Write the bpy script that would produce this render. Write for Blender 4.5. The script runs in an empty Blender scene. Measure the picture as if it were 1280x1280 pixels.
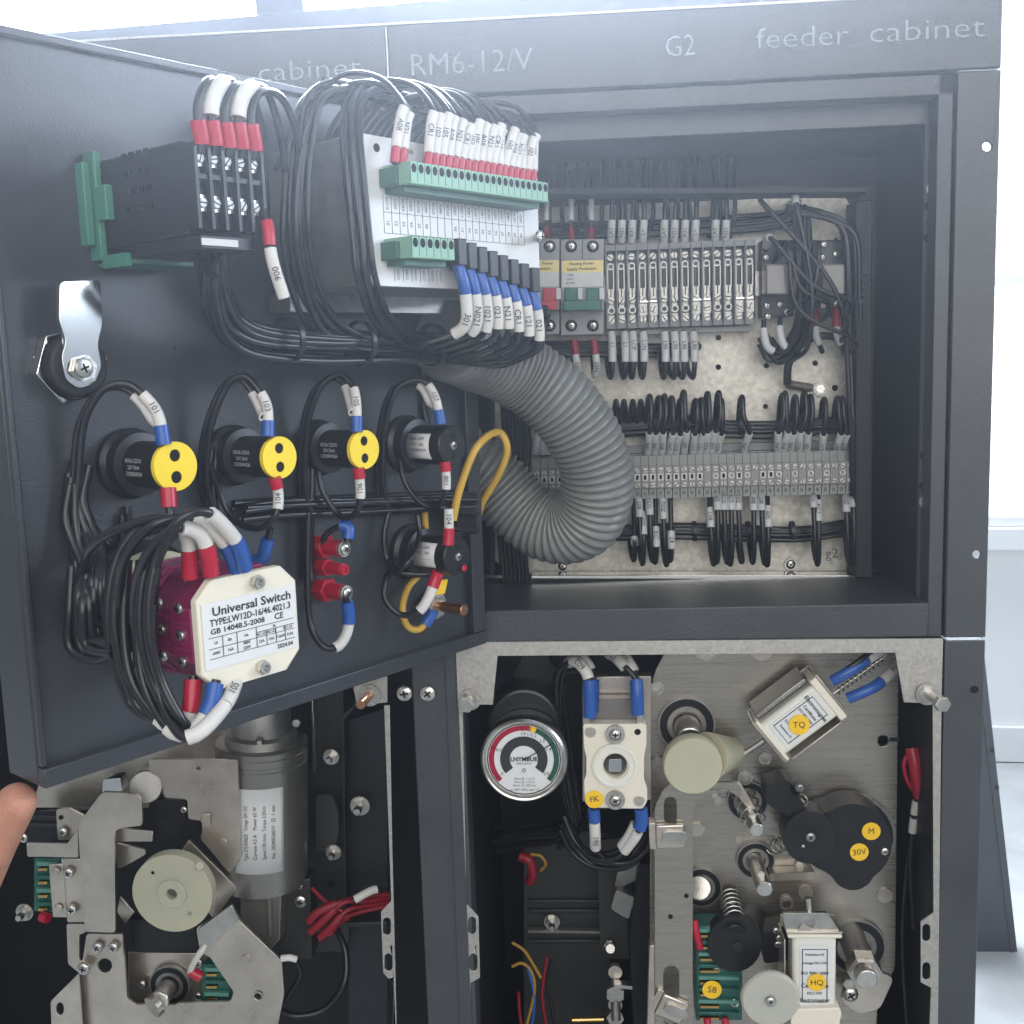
import bpy, math, random
from mathutils import Vector, Matrix
from mathutils.geometry import tessellate_polygon
random.seed(7)
R = math.radians
S = bpy.context.scene
COL = S.collection

# ------------------------------------------------------------------ camera
FPX = 1380.27                                    # focal length in pixels of a 1280 px square picture
yaw, pitch, roll = R(4.045), R(7.98), R(1.888)
cy, sy, cp, sp = math.cos(yaw), math.sin(yaw), math.cos(pitch), math.sin(pitch)
FWD = Vector((-sy*cp, cy*cp, -sp)); RT = Vector((cy, sy, 0)); UP = RT.cross(FWD)
c_, s_ = math.cos(roll), math.sin(roll)
RT, UP = RT*c_ - UP*s_, RT*s_ + UP*c_
EYE = Vector((0, -.75, 0))
cam = bpy.data.objects.new('camera', bpy.data.cameras.new('camera')); COL.objects.link(cam)
cam.matrix_world = Matrix(((RT.x, UP.x, -FWD.x, EYE.x), (RT.y, UP.y, -FWD.y, EYE.y), (RT.z, UP.z, -FWD.z, EYE.z), (0, 0, 0, 1)))
cam.data.sensor_width = 36; cam.data.lens = 36*FPX/1280; cam.data.clip_end = 200; cam.data.clip_start = .01
S.camera = cam

# ------------------------------------------------------------------ light
W = bpy.data.worlds.new('World'); S.world = W; W.use_nodes = True
nt = W.node_tree; nt.nodes.clear()
wo = nt.nodes.new('ShaderNodeOutputWorld'); bg = nt.nodes.new('ShaderNodeBackground')
tc = nt.nodes.new('ShaderNodeTexCoord'); sx = nt.nodes.new('ShaderNodeSeparateXYZ'); rp = nt.nodes.new('ShaderNodeValToRGB')
ma = nt.nodes.new('ShaderNodeMath'); ma.operation = 'MULTIPLY_ADD'; ma.inputs[1].default_value = .5; ma.inputs[2].default_value = .5
nt.links.new(tc.outputs['Generated'], sx.inputs[0]); nt.links.new(sx.outputs['Z'], ma.inputs[0]); nt.links.new(ma.outputs[0], rp.inputs[0])
rp.color_ramp.elements[0].position = .30; rp.color_ramp.elements[0].color = (.10, .10, .10, 1)
rp.color_ramp.elements[1].position = .72; rp.color_ramp.elements[1].color = (.80, .90, 1.0, 1)
nt.links.new(rp.outputs[0], bg.inputs[0]); nt.links.new(bg.outputs[0], wo.inputs[0])
bg.inputs[1].default_value = .68

def area(name, loc, look, size, power, col=(1, 1, 1)):
    l = bpy.data.lights.new(name, 'AREA'); l.shape = 'RECTANGLE'; l.size, l.size_y = size; l.energy = power; l.color = col
    o = bpy.data.objects.new(name, l); COL.objects.link(o); o.location = loc
    o.rotation_euler = (Vector(look) - Vector(loc)).to_track_quat('-Z', 'Y').to_euler(); return o
area('added_front_light', (.35, -2.1, .62), (.05, 0, -.05), (2.6, 1.7), 47, (1, .965, .92))  # unseen lamp added behind the camera to light the front and header
area('rear_window_light', (-.35, 2.4, 1.60), (-.05, -.4, .1), (2.4, .4), 500, (.76, .85, 1))
area('side_window_light', (2.3, .1, .62), (-.2, -.1, .1), (1.6, .8), 44, (.74, .84, 1))
S.view_settings.view_transform = 'Standard'; S.view_settings.look = 'None'; S.view_settings.gamma = 1
S.view_settings.exposure = 0
S.render.engine = 'CYCLES'

# ------------------------------------------------------------------ frames
class Fr:
    def __init__(s, O, U, V, N): s.O, s.U, s.V, s.N = map(Vector, (O, U, V, N))
    def pt(s, u, v, n=0): return s.O + s.U*u + s.V*v + s.N*n
    def px(s, x, y, n=0):                        # where the photograph's line of sight meets the plane n
        d = RT*((x-640)/FPX) + UP*((640-y)/FPX) + FWD
        o = s.O + s.N*n; t = (o-EYE).dot(s.N)/d.dot(s.N); p = EYE + d*t - s.O
        return p.dot(s.U), p.dot(s.V)
    def P(s, x, y, n=0): u, v = s.px(x, y, n); return s.pt(u, v, n)
    def r(s, x, y, rp_, n=0): return rp_*(s.P(x, y, n)-EYE).dot(FWD)/FPX
    def turn(s, a, O=None):                      # same plane, axes rotated by a degrees
        c, q = math.cos(R(a)), math.sin(R(a)); return Fr(O or s.O, s.U*c+s.V*q, s.V*c-s.U*q, s.N)
da = R(36.05)
F = Fr((0, 0, 0), (1, 0, 0), (0, 0, 1), (0, -1, 0))                 # cabinet front, n towards the viewer
D = Fr((-.0776, -.005, 0), (math.sin(da), math.cos(da), 0), (0, 0, 1), (math.cos(da), -math.sin(da), 0))   # inside of the open door

# ------------------------------------------------------------------ materials
MATS = {}
def mat(name, col, rough=.5, metal=0, bump=0, bscale=200, var=0, vscale=20, trans=0, sss=0, coat=0, emit=0, spangle=0, aniso=None, ior=1.45, alpha=1, scuff=0):
    m = bpy.data.materials.new(name); m.use_nodes = True; n = m.node_tree; b = n.nodes['Principled BSDF']
    b.inputs['Base Color'].default_value = (*col, 1); b.inputs['Roughness'].default_value = rough; b.inputs['Metallic'].default_value = metal
    b.inputs['Transmission Weight'].default_value = trans; b.inputs['Coat Weight'].default_value = coat; b.inputs['Coat Roughness'].default_value = .25
    b.inputs['IOR'].default_value = ior; b.inputs['Alpha'].default_value = alpha
    if sss: b.inputs['Subsurface Weight'].default_value = sss; b.inputs['Subsurface Scale'].default_value = .01
    if emit: b.inputs['Emission Color'].default_value = (*col, 1); b.inputs['Emission Strength'].default_value = emit
    g = n.nodes.new('ShaderNodeNewGeometry')
    if var or spangle or aniso:
        if spangle:
            t = n.nodes.new('ShaderNodeTexVoronoi'); t.inputs['Scale'].default_value = spangle; o = t.outputs['Color']
            w = n.nodes.new('ShaderNodeSeparateColor'); n.links.new(o, w.inputs[0]); o = w.outputs[0]
        else:
            t = n.nodes.new('ShaderNodeTexNoise'); t.inputs['Scale'].default_value = vscale; t.inputs['Detail'].default_value = 6; t.inputs['Roughness'].default_value = .65; o = t.outputs['Fac']
        if aniso:
            mp = n.nodes.new('ShaderNodeMapping'); mp.inputs['Scale'].default_value = aniso; n.links.new(g.outputs['Position'], mp.inputs[0]); n.links.new(mp.outputs[0], t.inputs['Vector'])
        else: n.links.new(g.outputs['Position'], t.inputs['Vector'])
        r = n.nodes.new('ShaderNodeValToRGB'); k = var or .2
        r.color_ramp.elements[0].position = .25; r.color_ramp.elements[1].position = .75
        r.color_ramp.elements[0].color = (*[c*(1-k) for c in col], 1); r.color_ramp.elements[1].color = (*[min(1, c*(1+k)) for c in col], 1)
        n.links.new(o, r.inputs[0]); n.links.new(r.outputs[0], b.inputs['Base Color'])
        if scuff:
            t2 = n.nodes.new('ShaderNodeTexNoise'); t2.inputs['Scale'].default_value = 9; t2.inputs['Detail'].default_value = 12; t2.inputs['Roughness'].default_value = .8; t2.inputs['Distortion'].default_value = 1.5
            n.links.new(g.outputs['Position'], t2.inputs['Vector']); r2 = n.nodes.new('ShaderNodeValToRGB'); r2.color_ramp.elements[0].position = .60; r2.color_ramp.elements[1].position = .74
            r2.color_ramp.elements[1].color = (scuff, scuff, scuff, 1); n.links.new(t2.outputs['Fac'], r2.inputs[0])
            mx = n.nodes.new('ShaderNodeMix'); mx.data_type = 'RGBA'; mx.inputs[7].default_value = (.30, .29, .27, 1)
            n.links.new(r2.outputs[0], mx.inputs[0]); n.links.new(r.outputs[0], mx.inputs[6]); n.links.new(mx.outputs[2], b.inputs['Base Color'])
        mr = n.nodes.new('ShaderNodeMapRange'); mr.inputs['To Min'].default_value = max(.05, rough-.1); mr.inputs['To Max'].default_value = min(1, rough+.12)
        n.links.new(o, mr.inputs['Value']); n.links.new(mr.outputs[0], b.inputs['Roughness'])
    if bump:
        t = n.nodes.new('ShaderNodeTexNoise'); t.inputs['Scale'].default_value = bscale; t.inputs['Detail'].default_value = 3
        n.links.new(g.outputs['Position'], t.inputs['Vector']); bp = n.nodes.new('ShaderNodeBump')
        bp.inputs['Strength'].default_value = bump; bp.inputs['Distance'].default_value = .001
        n.links.new(t.outputs['Fac'], bp.inputs['Height']); n.links.new(bp.outputs[0], b.inputs['Normal'])
    MATS[name] = m; return m
mat('coat', (.046, .051, .057), .38, 0, .5, 850, .22, 14, coat=.35, scuff=.12)
mat('door_coat', (.033, .036, .043), .36, 0, .35, 850, .22, 12, coat=.5, scuff=.12)
mat('inner', (.022, .025, .030), .5, 0, .2, 700, .2, 20)  # darker than the outer coat; recess shade is put into the colour
mat('shaded_inner', (.006, .007, .009), .5, 0, .1, 500, .25, 15)  # near-black coat, with the shade inside the compartments put into the colour
mat('galv', (.48, .455, .42), .42, .7, .10, 400, .24, 420)
mat('plate_galv', (.54, .51, .45), .5, .5, .15, 500, .38, 210)
mat('nickel', (.62, .56, .49), .30, .9, .10, 500, .26, 22)
mat('nickel_brushed', (.46, .42, .37), .28, .92, .06, 40, .09, 1, aniso=(12, 12, 900))
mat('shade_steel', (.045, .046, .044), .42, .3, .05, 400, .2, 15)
mat('steel', (.60, .575, .535), .30, 1, .12, 700, .22, 90)
mat('tinned', (.42, .41, .38), .42, .8, .25, 900, .35, 500)
mat('chrome', (.80, .80, .78), .12, 1)
mat('pewter', (.34, .33, .31), .38, .8, .2, 900, .2, 60)
mat('motor_grey', (.27, .26, .24), .32, .7, 0, 0, .08, 20, coat=.3)
mat('black', (.012, .012, .014), .35, 0, 0, 0, .3, 40, scuff=.04)
mat('black_matt', (.016, .016, .018), .6)
mat('rubber_black', (.010, .010, .012), .30, coat=.2)
mat('hole', (.004, .004, .005), .9)
mat('sleeve_white', (.60, .575, .54), .45, 0, 0, 0, .05, 60)
mat('sleeve_grey', (.50, .50, .49), .5, 0, 0, 0, .1, 60)
mat('red', (.42, .010, .035), .35, coat=.2); mat('dark_red', (.22, .008, .02), .4)
mat('blue', (.018, .085, .33), .35, coat=.2)
mat('yellow_wire', (.62, .38, .06), .4, 0, 0, 0, .08, 30)
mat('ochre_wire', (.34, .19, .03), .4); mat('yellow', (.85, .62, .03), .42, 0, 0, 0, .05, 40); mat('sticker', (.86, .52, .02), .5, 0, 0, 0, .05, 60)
mat('band_yellow', (.72, .60, .25), .5)
mat('cream', (.74, .68, .56), .42, sss=.1); mat('white_plastic', (.72, .70, .62), .35, 0, .1, 500, .05, 50)
mat('label', (.68, .68, .67), .4); mat('label_grey', (.55, .54, .53), .4, 0, 0, 0, .1, 80); mat('ink', (.03, .03, .035), .6)
mat('maroon', (.20, .015, .075), .3, 0, .1, 300, .15, 40, coat=.3)
mat('green_term', (.22, .40, .29), .42, 0, 0, 0, .06, 40); mat('green_dark', (.05, .14, .10), .45)
mat('green_clip', (.05, .19, .13), .45); mat('green_lever', (.02, .13, .09), .4)
mat('pcb', (.012, .10, .08), .3, 0, .4, 250, .35, 90, coat=.5); mat('pcb_light', (.10, .27, .22), .35)
mat('term_grey', (.20, .205, .21), .5, 0, 0, 0, .1, 60); mat('term_light', (.25, .25, .24), .5, 0, 0, 0, .08, 60)
mat('breaker', (.28, .28, .28), .45); mat('silk', (.30, .32, .34), .6)
mat('hose', (.22, .225, .215), .33, 0, 0, 0, .22, 14, trans=.12, sss=.15, coat=.3)
mat('nylon', (.46, .45, .33), .42, 0, 0, 0, .05, 30, sss=.5, scuff=.2); mat('nylon_white', (.46, .46, .40), .42, sss=.4)
mat('brass', (.65, .42, .16), .3, 1); mat('copper', (.60, .30, .18), .28, 1)
mat('gauge_red', (.35, .01, .04), .4); mat('gauge_green', (.02, .09, .06), .4)
mat('relay_clear', (.32, .30, .28), .15, 0, trans=.45); mat('skin', (.46, .22, .15), .5, 0, .6, 500, .25, 90, sss=.2)
mat('wall_paint', (.86, .86, .84), .7, 0, .2, 30, .04, 2); mat('concrete', (.42, .42, .40), .8, 0, .4, 60, .22, 6)
mat('window_glow', (.93, .97, 1.0), .5, emit=1.6); mat('frame_grey', (.03, .034, .045), .5); mat('trim_white', (.8, .8, .78), .5)
M = MATS

# ------------------------------------------------------------------ mesh collector
def basis(ax):
    ax = Vector(ax).normalized(); t = Vector((0, 0, 1)) if abs(ax.z) < .9 else Vector((1, 0, 0))
    a = ax.cross(t).normalized(); return a, ax.cross(a).normalized(), ax
def smoothpath(pts, sub=6):
    if len(pts) < 3: return [Vector(p) for p in pts]
    P = [Vector(p) for p in pts]; P = [P[0]*2-P[1]] + P + [P[-1]*2-P[-2]]; out = []
    for i in range(1, len(P)-2):
        a, b, c, d = P[i-1:i+3]
        for k in range(sub):
            t = k/sub; out.append(.5*((2*b)+(c-a)*t+(2*a-5*b+4*c-d)*t*t+(3*b-a-3*c+d)*t**3))
    out.append(P[-2]); return out
class MB:
    def __init__(s): s.v = []; s.f = []; s.m = []; s.mi = 0; s.hard = False
    def add(s, vs, fs):
        o = len(s.v); s.v += [tuple(x) for x in vs]; s.f += [tuple(i+o for i in f) for f in fs]; s.m += [s.mi]*len(fs); return s
    def use(s, i): s.mi = i; return s
    def box(s, fr, u0, u1, v0, v1, n0, n1):
        s.hard = True
        return s.add([fr.pt(u, v, n) for n in (n0, n1) for v in (v0, v1) for u in (u0, u1)],
                     [(0, 2, 3, 1), (4, 5, 7, 6), (0, 1, 5, 4), (2, 6, 7, 3), (0, 4, 6, 2), (1, 3, 7, 5)])
    def prism(s, fr, pts, n0, n1, holes=()):
        s.hard = True
        loops = [list(pts)] + [list(h) for h in holes]; flat = [q for l in loops for q in l]; k = len(flat)
        tri = tessellate_polygon([[Vector((a, b, 0)) for a, b in l] for l in loops])
        fs = []
        for t in tri:
            a, b, c = (flat[i] for i in t)
            ar = (b[0]-a[0])*(c[1]-a[1])-(b[1]-a[1])*(c[0]-a[0])
            if ar < 0: t = (t[0], t[2], t[1])
            fs += [tuple(i+k for i in t), (t[2], t[1], t[0])]
        o = 0
        for li, l in enumerate(loops):
            L = len(l); ar = sum(l[i][0]*l[(i+1) % L][1]-l[(i+1) % L][0]*l[i][1] for i in range(L)); inv = (ar < 0) != (li > 0)
            for i in range(L):
                j = (i+1) % L; q = (o+i, o+j, o+j+k, o+i+k); fs.append(q[::-1] if inv else q)
            o += L
        return s.add([fr.pt(a, b, n0) for a, b in flat]+[fr.pt(a, b, n1) for a, b in flat], fs)
    def ppx(s, fr, pts, n, th, holes=()):       # outline given by lines of sight on plane n, thickness th behind it
        return s.prism(fr, [fr.px(x, y, n) for x, y in pts], n-th, n, [[fr.px(x, y, n) for x, y in h] for h in holes])
    def lathe(s, p, ax, prof, seg=24):
        s.hard = True
        a, b, x = basis(ax); p = Vector(p); vs = []; fs = []
        for r, h in prof:
            for i in range(seg):
                t = 2*math.pi*i/seg; vs.append(p+x*h+(a*math.cos(t)+b*math.sin(t))*r)
        for j in range(len(prof)-1):
            for i in range(seg):
                k = (i+1) % seg; fs.append((j*seg+i, j*seg+k, (j+1)*seg+k, (j+1)*seg+i))
        fs.append(tuple(range(seg))[::-1]); fs.append(tuple((len(prof)-1)*seg+i for i in range(seg)))
        return s.add(vs, fs)
    def cyl(s, p0, p1, r, r1=None, seg=24):
        p0, p1 = Vector(p0), Vector(p1); r1 = r if r1 is None else r1; h = (p1-p0).length; e = min(r, r1, h)*.08
        return s.lathe(p0, p1-p0, [(r-e, 0), (r, e), (r1, h-e), (r1-e, h)], seg)
    def ring(s, p, ax, r0, r1, h, seg=32):      # flat ring r0..r1, height h
        a, b, x = basis(ax); p = Vector(p); vs = []; fs = []
        for r, z in ((r0, 0), (r1, 0), (r1, h), (r0, h)):
            for i in range(seg):
                t = 2*math.pi*i/seg; vs.append(p+x*z+(a*math.cos(t)+b*math.sin(t))*r)
        for j in range(4):
            for i in range(seg):
                k = (i+1) % seg; q = (j+1) % 4; fs.append((j*seg+i, j*seg+k, q*seg+k, q*seg+i))
        return s.add(vs, fs)
    def tube(s, pts, r, seg=8, smooth=True, rfun=None, sub=6):
        P = smoothpath(pts, sub) if smooth else [Vector(p) for p in pts]
        n = len(P); vs = []; fs = []; ref = None
        for i, p in enumerate(P):
            t = (P[min(i+1, n-1)]-P[max(i-1, 0)]).normalized()
            if ref is None: ref = basis(t)[0]
            ref = (ref-t*ref.dot(t)).normalized(); q = t.cross(ref); rr = rfun(i/(n-1))*r if rfun else r
            for k in range(seg):
                w = 2*math.pi*k/seg; vs.append(p+(ref*math.cos(w)+q*math.sin(w))*rr)
        for i in range(n-1):
            for k in range(seg):
                j = (k+1) % seg; fs.append((i*seg+k, i*seg+j, (i+1)*seg+j, (i+1)*seg+k))
        fs.append(tuple(range(seg))[::-1]); fs.append(tuple((n-1)*seg+k for k in range(seg)))
        return s.add(vs, fs)
    def ball(s, c, r, seg=16):
        pr = [(max(1e-5, math.sin(math.pi*i/8)*r), -math.cos(math.pi*i/8)*r) for i in range(9)]
        return s.lathe(c, (0, 0, 1), pr, seg)
    def mesh(s, name, mats, org):
        me = bpy.data.meshes.new(name); me.from_pydata([tuple(Vector(p)-org) for p in s.v], [], s.f)
        for m_ in ([mats] if isinstance(mats, str) else mats): me.materials.append(M[m_])
        me.polygons.foreach_set('material_index', s.m); me.polygons.foreach_set('use_smooth', [True]*len(s.f))
        me.update(); me.set_sharp_from_angle(angle=R(32 if s.hard else 62)); return me
    def build(s, name, mats, parent=None, bevel=0, stuff=False):
        lo = Vector([min(p[i] for p in s.v) for i in range(3)]); hi = Vector([max(p[i] for p in s.v) for i in range(3)]); org = (lo+hi)/2
        o = bpy.data.objects.new(name, s.mesh(name, mats, org)); COL.objects.link(o); attach(o, parent, org)
        if bevel:
            b = o.modifiers.new('bevel', 'BEVEL'); b.width = bevel; b.segments = 2; b.limit_method = 'ANGLE'; b.angle_limit = R(40)
        if stuff: o['kind'] = 'stuff'
        return o
def wpos(o):
    p = Vector(o.location)
    while o.parent: o = o.parent; p += o.location
    return p
def attach(o, parent, org):
    if parent: o.parent = parent; o.location = Vector(org)-wpos(parent)
    else: o.location = org
def tag(o, label=None, cat=None, group=None, kind=None):
    for k, v in (('label', label), ('category', cat), ('group', group), ('kind', kind)):
        if v: o[k] = v
    return o
def thing(name, label, cat, loc, group=None):
    o = bpy.data.objects.new(name, None); COL.objects.link(o); o.location = loc; o.empty_display_size = .01; return tag(o, label, cat, group)
# shared small meshes, built along +Z with radius 1
Z = Fr((0, 0, 0), (1, 0, 0), (0, 1, 0), (0, 0, 1))
def tm(fn, mats): mb = MB(); fn(mb); return mb.mesh('small_part', mats, Vector((0, 0, 0)))
def _cross(mb):
    mb.lathe((0, 0, 0), (0, 0, 1), [(1, 0), (1, .25), (.92, .42), (.7, .56), (.4, .62), (.05, .63)], 20)
    mb.use(1).box(Z, -.5, .5, -.11, .11, .5, .65).box(Z, -.11, .11, -.5, .5, .5, .652)
def _slot(mb):
    mb.lathe((0, 0, 0), (0, 0, 1), [(1, 0), (1, .3), (.93, .42), (.05, .45)], 16); mb.use(1).box(Z, -.9, .9, -.13, .13, .3, .47)
def _hex(r, h):
    def f(mb):
        pts = [(r*math.cos(R(60*i)), r*math.sin(R(60*i))) for i in range(6)]; q = [(a*.9, b*.9) for a, b in pts]
        mb.prism(Z, pts, 0, h*.85); mb.prism(Z, q, h*.85, h)
    return f
def _bolt(mb):
    mb.ring((0, 0, 0), (0, 0, 1), .3, 1.25, .12, 24); _hex(1, .8)(mb)
    mb.lathe((0, 0, .1), (0, 0, 1), [(.5, 0), (.5, 1.6), (.42, 1.75)], 14)
T = {'cross': tm(_cross, ['steel', 'hole']), 'cross_dark': tm(_cross, ['pewter', 'hole']), 'slot': tm(_slot, ['tinned', 'hole']),
     'hex': tm(_hex(1, .6), 'steel'), 'hexn': tm(_hex(1, .35), 'nickel'), 'bolt': tm(_bolt, 'steel'), 'bolt_copper': tm(_bolt, 'copper'),
     'rivet': tm(lambda mb: mb.lathe((0, 0, 0), (0, 0, 1), [(1, 0), (.97, .2), (.8, .38), (.05, .42)], 18), 'nickel'),
     'disc': tm(lambda mb: mb.lathe((0, 0, 0), (0, 0, 1), [(1, 0), (1, .12), (.96, .16)], 28), 'nickel'),
     'blackdisc': tm(lambda mb: mb.lathe((0, 0, 0), (0, 0, 1), [(1, 0), (1, .05)], 20), 'hole'),
     'ringm': tm(lambda mb: mb.ring((0, 0, 0), (0, 0, 1), .62, 1, .4, 18), 'tinned')}
def put(kind, name, loc, N, r, parent, spin=0, dn=1):
    o = bpy.data.objects.new(name, T[kind]); COL.objects.link(o); attach(o, parent, loc)
    o.rotation_euler = (Vector(N).to_track_quat('Z', 'Y').to_matrix() @ Matrix.Rotation(R(spin), 3, 'Z')).to_euler()
    o.scale = (r, r, r*dn); return o
def screw(fr, x, y, rpx, n, parent, kind='cross', name='screw', spin=None, dn=1):
    return put(kind, name, fr.P(x, y, n), fr.N, fr.r(x, y, rpx, n), parent, random.uniform(0, 90) if spin is None else spin, dn)
# flat print
TC = {}
def text(s, p, U, N, size, parent, ink='ink', name='lettering', align='CENTER', bold=0, width=None):
    key = (s, ink, align, bold)
    if key not in TC:
        c = bpy.data.curves.new('lettering', 'FONT'); c.body = s; c.size = 1; c.align_x = align; c.align_y = 'CENTER'; c.offset = bold; c.resolution_u = 2
        t = bpy.data.objects.new('t', c); COL.objects.link(t); dg = bpy.context.evaluated_depsgraph_get(); dg.update()
        me = bpy.data.meshes.new_from_object(t.evaluated_get(dg)); bpy.data.objects.remove(t); me.materials.clear(); me.materials.append(M[ink])
        w = max([v.co.x for v in me.vertices], default=1)-min([v.co.x for v in me.vertices], default=0); TC[key] = (me, w)
    me, w = TC[key]; o = bpy.data.objects.new(name, me); COL.objects.link(o); attach(o, parent, p)
    U = Vector(U).normalized(); N = Vector(N).normalized(); V = N.cross(U).normalized()
    o.rotation_euler = Matrix((U, V, N)).transposed().to_euler()
    k = (width/w/size) if width else 1
    o.scale = (size*k, size, size); return o
def ftext(fr, s, x0, y0, x1, y1, hpx, n, parent, ink='ink', name='lettering', bold=0):   # text running from (x0,y0) to (x1,y1)
    a, b = fr.P(x0, y0, n), fr.P(x1, y1, n); return text(s, (a+b)/2, b-a, fr.N, fr.r((x0+x1)/2, (y0+y1)/2, hpx, n)*1.35, parent, ink, name, bold=bold, width=(b-a).length)
def circ(x, y, r, k=20, ry=None): return [(x+r*math.cos(2*math.pi*i/k), y+(ry or r)*math.sin(2*math.pi*i/k)) for i in range(k)]
def slot(x, y, w, h, k=6):        # upright rounded slot outline, half width w, half height h
    return [(x+w*math.cos(math.pi*i/k), y-(h-w)-w*math.sin(math.pi*i/k)) for i in range(k+1)]+[(x-w*math.cos(math.pi*i/k), y+(h-w)+w*math.sin(math.pi*i/k)) for i in range(k+1)]
def rrect(x0, y0, x1, y1, r, k=4):
    o = []
    for cx, cy_, a in ((x1-r, y1-r, 0), (x0+r, y1-r, 90), (x0+r, y0+r, 180), (x1-r, y0+r, 270)):
        for i in range(k+1): t = R(a+90*i/k); o.append((cx+r*math.cos(t), cy_+r*math.sin(t)))
    return o
def rnd(pts, r, k=3):             # rounds the corners of an outline
    o = []; n = len(pts)
    for i in range(n):
        p = Vector(pts[i]); a = Vector(pts[i-1])-p; b = Vector(pts[(i+1) % n])-p; q = min(r, a.length*.45, b.length*.45)
        A, B = p+a.normalized()*q, p+b.normalized()*q
        for j in range(k+1): t = j/k; o.append(tuple(A*(1-t)**2+p*2*t*(1-t)+B*t*t))
    return o
ORD = ['first', 'second', 'third', 'fourth', 'fifth', 'sixth', 'seventh', 'eighth', 'ninth', 'tenth', 'eleventh', 'twelfth', 'thirteenth', 'fourteenth', 'fifteenth', 'sixteenth',
       'seventeenth', 'eighteenth', 'nineteenth', 'twentieth', 'twenty-first', 'twenty-second', 'twenty-third', 'twenty-fourth', 'twenty-fifth', 'twenty-sixth', 'twenty-seventh', 'twenty-eighth', 'twenty-ninth', 'thirtieth']
def Ps(fr, pts): return [fr.P(*p) for p in pts]
def wire(pts, r, label, group=None, mat_='rubber_black', sleeves=(), smooth=True, name='wire', cat='wire', txt=None):
    """pts world points. sleeves: (t0, t1, material, radius factor, name) along the path"""
    P = smoothpath(pts, 8) if smooth else [Vector(p) for p in pts]
    o = MB().tube(P, r, 8, False).build(name, mat_); tag(o, label, cat, group)
    L = [0]
    for a, b in zip(P, P[1:]): L.append(L[-1]+(b-a).length)
    def at(t):
        s = t*L[-1]
        for i in range(len(P)-1):
            if L[i+1] >= s: return P[i].lerp(P[i+1], (s-L[i])/max(1e-9, L[i+1]-L[i]))
        return P[-1]
    for sl in sleeves:
        t0, t1, m_, k, nm = sl[:5]
        q = [at(t0+(t1-t0)*i/6) for i in range(7)]
        so = MB().tube(q, r*k, 10, False).build(nm, m_, o)
        if len(sl) > 5:
            mid = at((t0+t1)/2); d = (at(t1)-at(t0)).normalized(); v = (EYE-mid).normalized(); v = (v-d*v.dot(d)).normalized()
            text(sl[5], mid+v*(r*k*1.08), d, v, r*k*1.5, so)
    return o

# ================================================================== room
WB = Fr((0, 2.9, 0), (math.cos(R(-5)), math.sin(R(-5)), 0), (0, 0, 1), (math.sin(R(-5)), -math.cos(R(-5)), 0))
ZF = -1.35
tag(MB().box(F, -9, 9, ZF-.05, ZF, -5, 6).build('floor', 'concrete'), kind='structure')
wl = thing('room_wall', 'pale painted wall with large bright windows behind the grey cabinet', 'wall', WB.P(1260, 800))
def rc(x0, y0, x1, y1): a, b = WB.px(x0, y1)[0], WB.px(x1, y0)[0]; return a, b
px = WB.px
uA, uB = px(319, 15)[0], px(378, 12)[0]; vW = px(319, 19)[1]; vL = px(1262, 655)[1]; uD = px(1236, 500)[0]
zt, zf = 3.0, ZF
holes = [[(uB-4.2, vW-.3), (uA+.1, vW-.3), (uA+.1, 2.4), (uB-4.2, 2.4)], [(uA+.2, vW-.3), (uD-.35, vW-.3), (uD-.35, 2.4), (uA+.2, 2.4)], [(uD-.2, vL), (4.2, vL), (4.2, 2.4), (uD-.2, 2.4)]]
MB().prism(WB, [(-6, zf), (6, zf), (6, zt), (-6, zt)], -.12, 0, holes).build('wall', 'wall_paint', wl)
WF = Fr((0, .42, 0), WB.U, WB.V, WB.N)
gf = thing('window_transom', 'grey steel window transom and short mullion just above the cabinet top at the left', 'window frame', WF.P(350, 30))
fU0, fV0 = WF.px(-200, 40)[0]-.5, WF.px(319, 19)[1]; fA, fB = WF.px(319, 10)[0], WF.px(378, 10)[0]
MB().box(WF, fU0, WF.px(1200, 10)[0], fV0-.12, fV0, -.03, 0).build('transom_rail', 'frame_grey', gf, .002)
MB().box(WF, fA, fB, fV0+.0005, .62, -.03, 0).build('mullion', 'frame_grey', gf, .002)
MB().box(WB, uD-.2, 4.2, vL-.075, vL-.004, .001, .06).build('window_sill', 'trim_white', wl, .004)
vm = px(1262, 350)[1]
MB().box(WB, uD-.2, 4.2, vm-.014, vm+.014, -.06, -.02).build('glazing_bar', 'trim_white', wl)
MB().box(WB, uD-.2, 4.2, vL-.003, vL+.03, -.05, .03).build('window_frame', 'trim_white', wl, .004)
for i, h in enumerate(holes): MB().box(WB, h[0][0]-.01, h[1][0]+.01, h[0][1]-.01, 2.41, -.10, -.09).build('pane', 'window_glow', wl)
MB().box(WB, -6, 6, zf+.003, zf+.12, .001, .02).build('skirting', 'trim_white', wl, .003)
FB = Fr((0, 1.62, 0), (1, 0, 0), (0, 0, 1), (0, -1, 0))
lp = thing('spare_panel', 'dark grey sheet metal panel leaning on the floor behind the cabinet at right', 'panel', FB.P(1240, 1230))
MB().ppx(FB, [(1120, 1235), (1277, 1235), (1246, 960), (1222, 740), (1120, 740)], 0, .03).build('panel_sheet', 'coat', lp, .002)
MB().ppx(FB, [(1268, 1226), (1272, 1226), (1240, 960), (1230, 880), (1227, 880), (1237, 960)], .003, .003).build('folded_edge', 'coat', lp)
for x, y in ((1240, 938), (1246, 984)): screw(FB, x, y, 3, .001, lp, 'blackdisc', 'rivet_hole')

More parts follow.
